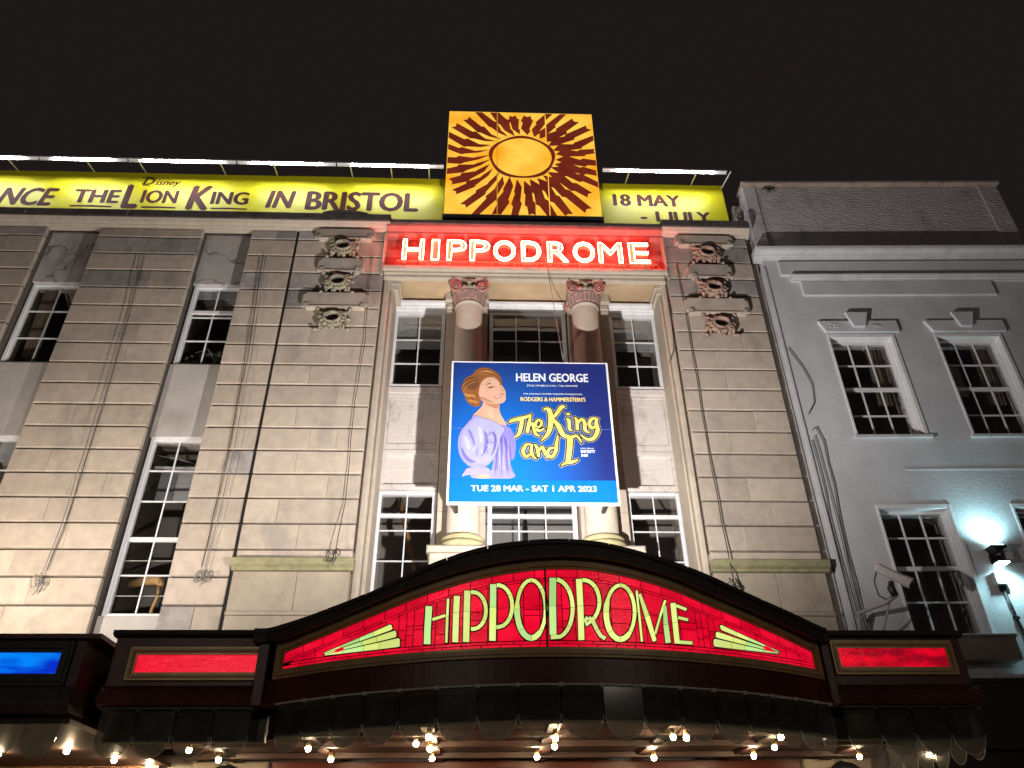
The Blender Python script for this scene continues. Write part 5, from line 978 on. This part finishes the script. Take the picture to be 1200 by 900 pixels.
# parapet
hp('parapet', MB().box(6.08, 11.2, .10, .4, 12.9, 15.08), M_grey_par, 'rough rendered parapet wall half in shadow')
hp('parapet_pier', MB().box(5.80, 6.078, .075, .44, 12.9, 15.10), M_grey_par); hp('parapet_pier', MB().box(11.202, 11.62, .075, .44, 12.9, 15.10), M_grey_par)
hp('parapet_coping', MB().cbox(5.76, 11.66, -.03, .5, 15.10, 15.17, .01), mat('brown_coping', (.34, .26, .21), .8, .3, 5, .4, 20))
hp('lamp_stub', MB().ball((7.55, -.05, 13.02), .05).tube([(7.5, -.05, 12.97), (7.5, -.05, 13.1)], .02, 5), M_greywhite); hp('lamp_stub', MB().ball((9.75, -.05, 13.03), .045), M_greywhite)
# sunk and raised plaster panels
hp('frieze_panel', MB().cbox(6.10, XR, -.05, .0, 12.32, 12.70, .012), M_grey)
hp('string_course', MB().extx([(.0, 12.16), (-.05, 12.16), (-.06, 12.19), (-.09, 12.20), (-.10, 12.23), (-.12, 12.24), (-.13, 12.28), (.0, 12.29)], 6.28, XR), M_greywhite)
hp('wall_panel', MB().cbox(6.46, 10.42, -.045, .0, 11.78, 12.155, .012), M_grey)
hp('string_course', MB().extx([(.01, 7.80), (-.004, 7.80), (-.010, 7.83), (-.004, 7.86), (.01, 7.86)], 7.4, XR), M_grey)
for k, (a, b) in enumerate(WU):
    cxw = (a + b) / 2
    Hd = hp('lintel', MB().prism([(a - .12, 11.10), (b + .12, 11.10), (b + .12, 10.84), (a - .0, 10.84)], -.06, .0), M_grey)
    hp('keystone', MB().prism([(cxw - .22, 11.27), (cxw + .22, 11.27), (cxw + .11, 10.93), (cxw - .11, 10.93)], -.12, -.061), M_grey, parent=Hd)
    if k == 0:
        t = MB(); rr2 = random.Random(5)
        for i in range(14): q = a + .1 + rr2.random() * .16; z = 10.92 + rr2.random() * .12; t.ball((q, -.063, z), .018, 5, 4, (1.6, .4, .8))
        for i in range(6): q = cxw + .28 + i * .028; t.tube([(q, -.066, 11.02 - i * .004), (q + .03, -.066, 10.93)], .008, 4)
        hp('carved_initials', t, M_greywhite, parent=Hd)
def house_window(a, b, z0, z1, lab, rows, lit=False):
    hp('window_surround', MB().box(a, a + .035, -.02, .30, z0, z1).box(b - .06, b, -.025, .30, z0, z1).box(a + .035, b - .06, -.02, .30, z1 - .07, z1), M_white)
    w = window(a + .035, b - .06, z0, z1 - .07, .17, 3, rows, HO, fw=.035, bar=.028, thick_rows=(1,), sill=False, label=lab, gm=M_glass2, room=M_room,
               curtain=[(b - .45, b - .1, z0 + .9)] if not lit else None, blind=None)
    MB().box(a - .05, b + .05, -.07, .17, z0 - .05, z0).build('sill', M_greywhite, w)
    return w
wq = house_window(6.70, 8.02, 8.50, 10.80, 'upper sash nearer the theatre with a curtain drawn at its right', [9.04, 9.62, 10.18])
MB().box(7.2, 7.5, 1.0, 1.02, 8.60, 8.78).build('lit_doorway', glow('dim_warm_room_light', (.30, .16, .07), (.38, .2, .09), .8, rand=0, bump=0), wq)
wq = house_window(8.82, 10.14, 8.50, 10.80, 'upper sash farther from the theatre above the wall light', [9.04, 9.62, 10.18])
MB().box(9.0, 9.7, .9, .92, 9.9, 10.7).build('picture_rail', M_blind, wq)
house_window(6.68, 7.98, 4.93, 7.15, 'lower sash behind the security camera', [5.52, 6.08, 6.62], True)
house_window(9.0, 10.3, 4.93, 7.15, 'lower sash right of the wall light', [5.52, 6.08, 6.62], True)
hp('sill_block', MB().cbox(6.6, 8.08, -.30, .0, 4.50, 4.83, .01).cbox(6.58, 8.10, -.33, .0, 4.835, 4.88, .01), mat('brown_grey_block', (.22, .19, .17), .8, .15, 3, .4, 20))
hp('ledge', MB().cbox(5.8, XR, -.30, .0, 4.24, 4.29, .01), M_greywhite); 
hp('shopfront', MB().box(5.8, XR, -.22, .4, 3.3, 4.18).box(5.8, XR, -.1, .4, 0, 3.3).box(5.8, XR, -.26, -.2, 4.185, 4.235), M_black)
t = MB()
for i in range(9): t.tube([(6.35 + .01 * i, .05, 15.05), (6.35 + (i - 4) * .05, .0 - .02 * (i % 3), 15.0 - .05 * (i % 4) - .1 + .2 * ((i * 7) % 3) / 2)], [.02, .004], 4)
o = t.build('weed', mat('dry_weed', (.07, .09, .03), .8, .3, 8)); tag(o, 'small dark weed sprouting at the left end of the house parapet', 'weed')
t = MB()
for k in range(70):
    a = random.random(); x = 5.60 + .10 * a; z = 13.6 + 1.1 * random.random(); t.ball((x + .03, .35 + random.uniform(0, .3), z), .07, 6, 4, (1, 1, .7))
t.box(5.58, 5.76, .35, .75, 13.4, 14.75)
o = t.build('flank_wall', mat('rubble_render', (.30, .27, .20), .9, .5, 12, 1, 20)); tag(o, 'rough stub of rubble wall between the right banner and the house parapet', 'wall')
# wall light with its box and conduit
WLT = thing('wall_light', 'black up-and-down wall light shining cool white between the lower house windows', 'wall light', (8.42, -.26, 6.2))
yw = -.085
MB().prism([(8.28, 6.34), (8.53, 6.34), (8.53, 6.30), (8.33, 6.23)], yw - .20, yw).build('upper_plate', M_black, WLT)
MB().box(8.3, 8.52, yw - .19, yw, 6.07, 6.09).build('lower_plate', M_black, WLT)
MB().box(8.32, 8.50, yw - .18, yw - .03, 6.05, 6.07).build('lower_lens', G_led, WLT)
MB().box(8.32, 8.50, yw - .18, yw - .03, 6.34, 6.355).build('upper_lens', G_led, WLT)
MB().box(8.30, 8.52, yw - .03, yw + .02, 6.09, 6.23).box(8.4, 8.44, yw - .2, yw - .16, 6.08, 6.3).build('bracket', M_black, WLT)
for (z, p, rx, sz) in ((6.42, 80, PI, 1.9), (5.98, 70, 0, 1.9)):
    ld = bpy.data.lights.new('wall_lamp', 'SPOT'); ld.energy = p; ld.color = (.50, .93, 1.0); ld.spot_size = 2.7; ld.spot_blend = 1; ld.shadow_soft_size = .05
    lo = bpy.data.objects.new('wall_lamp', ld); COL.objects.link(lo); lo.parent = WLT; lo.location = Vector((8.40, yw - .20, z)) - WLT.location; lo.rotation_euler = (rx + (.25 if rx == 0 else -.25), 0, 0)
JB = thing('junction_box', 'small pale junction box with conduit running down the house wall below the wall light', 'junction box', (8.32, -.1, 5.8))
MB().cbox(8.22, 8.40, yw - .09, yw, 5.72, 5.92, .01).build('box', M_greywhite, JB)
MB().cbox(8.28, 8.44, yw - .02, yw + .01, 5.62, 5.80, .005).build('back_plate', M_black, JB)
MB().tube([(8.33, yw - .02, 5.72), (8.36, yw - .02, 5.2), (8.42, yw - .02, 4.7), (8.5, yw - .02, 4.3)], .011, 5).tube([(8.36, yw - .02, 5.72), (8.39, yw - .02, 5.2), (8.46, yw - .02, 4.7), (8.56, yw - .02, 4.3)], .011, 5).box(8.33, 8.42, yw - .04, yw, 5.18, 5.22).box(8.38, 8.48, yw - .04, yw, 4.78, 4.82).build('conduit', M_black, JB)
# security camera
SC = thing('security_camera', 'grey bullet security camera on a cranked bracket above the right red panel', 'security camera', (5.85, -.1, 4.9))
MB().tube([(5.80, -.05, 4.72), (5.80, -.25, 5.22)], .035, 6).tube([(5.80, -.25, 5.22), (6.10, -.6, 5.28), (6.22, -.72, 5.36)], .035, 6).tube([(6.02, -.06, 4.66), (6.12, -.3, 5.0), (6.14, -.62, 5.28)], .018, 6).box(5.74, 5.86, -.06, -.0, 4.5, 4.9).build('bracket', mat('mid_grey_metal', (.30, .28, .27), .5, .1, 6), SC)
MB().tube([(6.2, -.72, 5.34), (6.17, -.72, 5.46), (6.2, -.72, 5.56)], [.05, .06, .04], 8).build('pivot', M_black, SC)
hs = MB(); 
a0 = Vector((6.05, -.66, 5.82)); a1 = Vector((6.42, -.86, 5.48)); d = (a1 - a0).normalized(); up = Vector((0, 0, 1)); s_ = d.cross(up).normalized(); u_ = s_.cross(d)
vs = []
for (t, w, h) in ((0, .055, .05), (.04, .075, .075), (.42, .08, .075), (.46, .09, .085), (.54, .09, .085)):
    c = a0 + d * t
    for k in range(8): an = PI / 8 + k * PI / 4; vs.append(c + s_ * w * math.cos(an) + u_ * h * math.sin(an))
hs.add(vs, [(r_ * 8 + i, r_ * 8 + (i + 1) % 8, r_ * 8 + 8 + (i + 1) % 8, r_ * 8 + 8 + i) for r_ in range(4) for i in range(8)] + [tuple(range(7, -1, -1)), tuple(range(32, 40))])
hs.build('housing', mat('camera_grey', (.42, .40, .38), .45, .1, 6), SC)
MB().ball(a0 + d * .535, .05, 8, 6).build('lens', M_black, SC)
MB().tube([(6.06, -.66, 5.78), (6.0, -.6, 5.6), (6.04, -.55, 5.4), (6.16, -.6, 5.3)], .012, 5).build('camera_cable', M_cable, SC)

# ------------------------------------------------------------------ cables
def cable(label, path, r=.008, m=None, knot=None, cat='cable', group=None):
    mb = MB(); pts = []
    for i in range(len(path) - 1):
        a, b = Vector(path[i]), Vector(path[i + 1]); n = max(1, int((b - a).length / .4))
        pts += [a.lerp(b, k / n) + Vector((random.uniform(-.01, .01), random.uniform(-.006, .006), 0)) for k in range(n)]
    pts.append(Vector(path[-1])); mb.tube(pts, r, 5)
    if knot:
        x, y, z = path[-1]; 
        for j in range(5):
            an = random.uniform(0, 6.28); R = random.uniform(.05, .10); c = Vector((x + math.cos(an) * .07, y - .02, z + math.sin(an) * .08 - .05))
            mb.tube([c + Vector((R * .6 * math.cos(t * PI / 5 + an), -.01 * math.sin(t), R * math.sin(t * PI / 5))) for t in range(10)], r * .8, 4, True)
        mb.ball((x, y - .01, z), .03, 6, 4).tube([(x, y, z), (x + .03, y - .02, z - .12), (x - .02, y - .02, z - .22)], r * .8, 4)
    o = mb.build('hanging_cable', m or M_cable); tag(o, label, cat, group); return o
cable('grey rope tied in a knot, leftmost on the pilaster between the two window columns', [(-7.06, -.06, 12.58), (-6.95, -.07, 11.2), (-6.86, -.08, 8.9), (-6.83, -.06, 6.64), (-6.88, -.06, 5.75)], .009, M_cable2, True)
cable('thin dark cable close beside the knotted rope on the wide left pilaster', [(-6.98, -.03, 12.6), (-6.90, -.03, 11.2), (-6.82, -.03, 8.9), (-6.78, -.03, 6.6), (-6.84, -.03, 5.95)], .006)
cable('grey rope with a loose knot on the narrow pilaster', [(-4.54, -.06, 12.63), (-4.40, -.07, 10.45), (-4.33, -.08, 8.23), (-4.36, -.07, 6.8), (-4.39, -.06, 5.9)], .009, M_cable2, True)
cable('thin dark cable left of the rope on the narrow pilaster', [(-4.66, -.03, 12.6), (-4.52, -.03, 10.4), (-4.45, -.03, 8.2), (-4.46, -.03, 6.0)], .006)
cable('dark cable down the left inner pilaster ending in a wire tangle', [(-2.38, -.06, 12.68), (-2.31, -.07, 10.49), (-2.36, -.07, 9.14), (-2.32, -.06, 7.12), (-2.36, -.18, 6.2)], .007, M_cable, True)
cable('dark cable down the right inner pilaster reaching the canopy', [(3.94, -.06, 12.59), (3.96, -.07, 10.19), (3.95, -.06, 8.15), (3.97, -.08, 6.4), (3.96, -.18, 5.68)], .009, M_cable, True)
cable('pale cord hanging from the frieze over the centre window', [(1.20, -.14, 12.6), (1.25, -.14, 12.2), (1.32, -.3, 11.0), (1.38, -.75, 9.55)], .007, M_cable2)
cable('dark cable looping over the edge of the right bay window', [(3.66, -.02, 12.4), (3.70, -.02, 11.4), (3.62, -.02, 10.4), (3.50, .05, 10.1)], .008)
hk = lambda x, z: (x, -.04 - (x - 5.8) * .031, z)
cable('outermost of the three black cables running down the house wall', [hk(5.93, 8.62), hk(6.0, 8.68), hk(6.06, 8.36), hk(6.04, 7.5), hk(6.0, 6.7), hk(5.98, 5.8), hk(5.95, 5.0)], .009)
cable('middle one of the three black cables running down the house wall', [hk(5.93, 8.5), hk(5.95, 7.5), hk(5.93, 6.2), hk(5.92, 5.0)], .007)
cable('black cable nearest the theatre of the three on the house wall', [hk(5.86, 8.4), hk(5.88, 7.4), hk(5.84, 6.9), hk(5.86, 5.0)], .008)
cable('short slack cable curving across the top of the house wall by the theatre', [hk(5.86, 10.45), hk(6.05, 10.0), hk(6.14, 9.6), hk(6.08, 9.2), hk(5.92, 8.95)], .008)
# plant in a window
t = MB(); rr3 = random.Random(2)
for i in range(16):
    an = rr3.uniform(.1, 3.0); R = rr3.uniform(.18, .34); c = Vector((-5.22, .42, 10.22))
    t.tube([c, c + Vector((R * .5 * math.cos(an), rr3.uniform(-.1, .05), R * .9)), c + Vector((R * 1.2 * math.cos(an), rr3.uniform(-.12, .05), R * .55))], [.010, .009, .002], 4)
PL = thing('house_plant', 'spiky house plant behind the lowest panes of the second upper window', 'plant', (-5.22, .42, 10.1))
t.build('leaf', mat('pale_leaf', (.30, .36, .26), .6, .2, 6), PL); MB().lathe([(.07, 10.06), (.09, 10.2), (.08, 10.2)], -5.22, .42, 12).build('pot', M_black, PL)
for (bx_, lab) in ((-8.72, 'small green flowering plant in the leftmost upper window'), (-5.68, 'small yellow-green plant left of the spiky one in the second upper window')):
    t = MB(); P2 = thing('house_plant', lab, 'plant', (bx_, .42, 10.1))
    for i in range(14): t.ball((bx_ + rr3.uniform(-.12, .12), .42 + rr3.uniform(-.05, .05), 10.25 + rr3.uniform(-.08, .14)), .022, 5, 4)
    for i in range(6): t.tube([(bx_, .42, 10.12), (bx_ + rr3.uniform(-.1, .1), .42, 10.3)], .004, 4)
    t.build('foliage', mat('green_leaf', (.16, .22, .04), .6, .3, 8), P2)
    MB().lathe([(.06, 10.06), (.08, 10.17), (.07, 10.17)], bx_, .42, 12).build('pot', M_black, P2)
o = MB().cbox(-6.42, -6.10, -.16, -.02, 4.63, 4.78, .01).box(-6.45, -6.08, -.17, .0, 4.60, 4.63).build('stone_block', M_clean); tag(o, 'loose pale block lying on the canopy roof at the foot of the wide left pilaster', 'block')
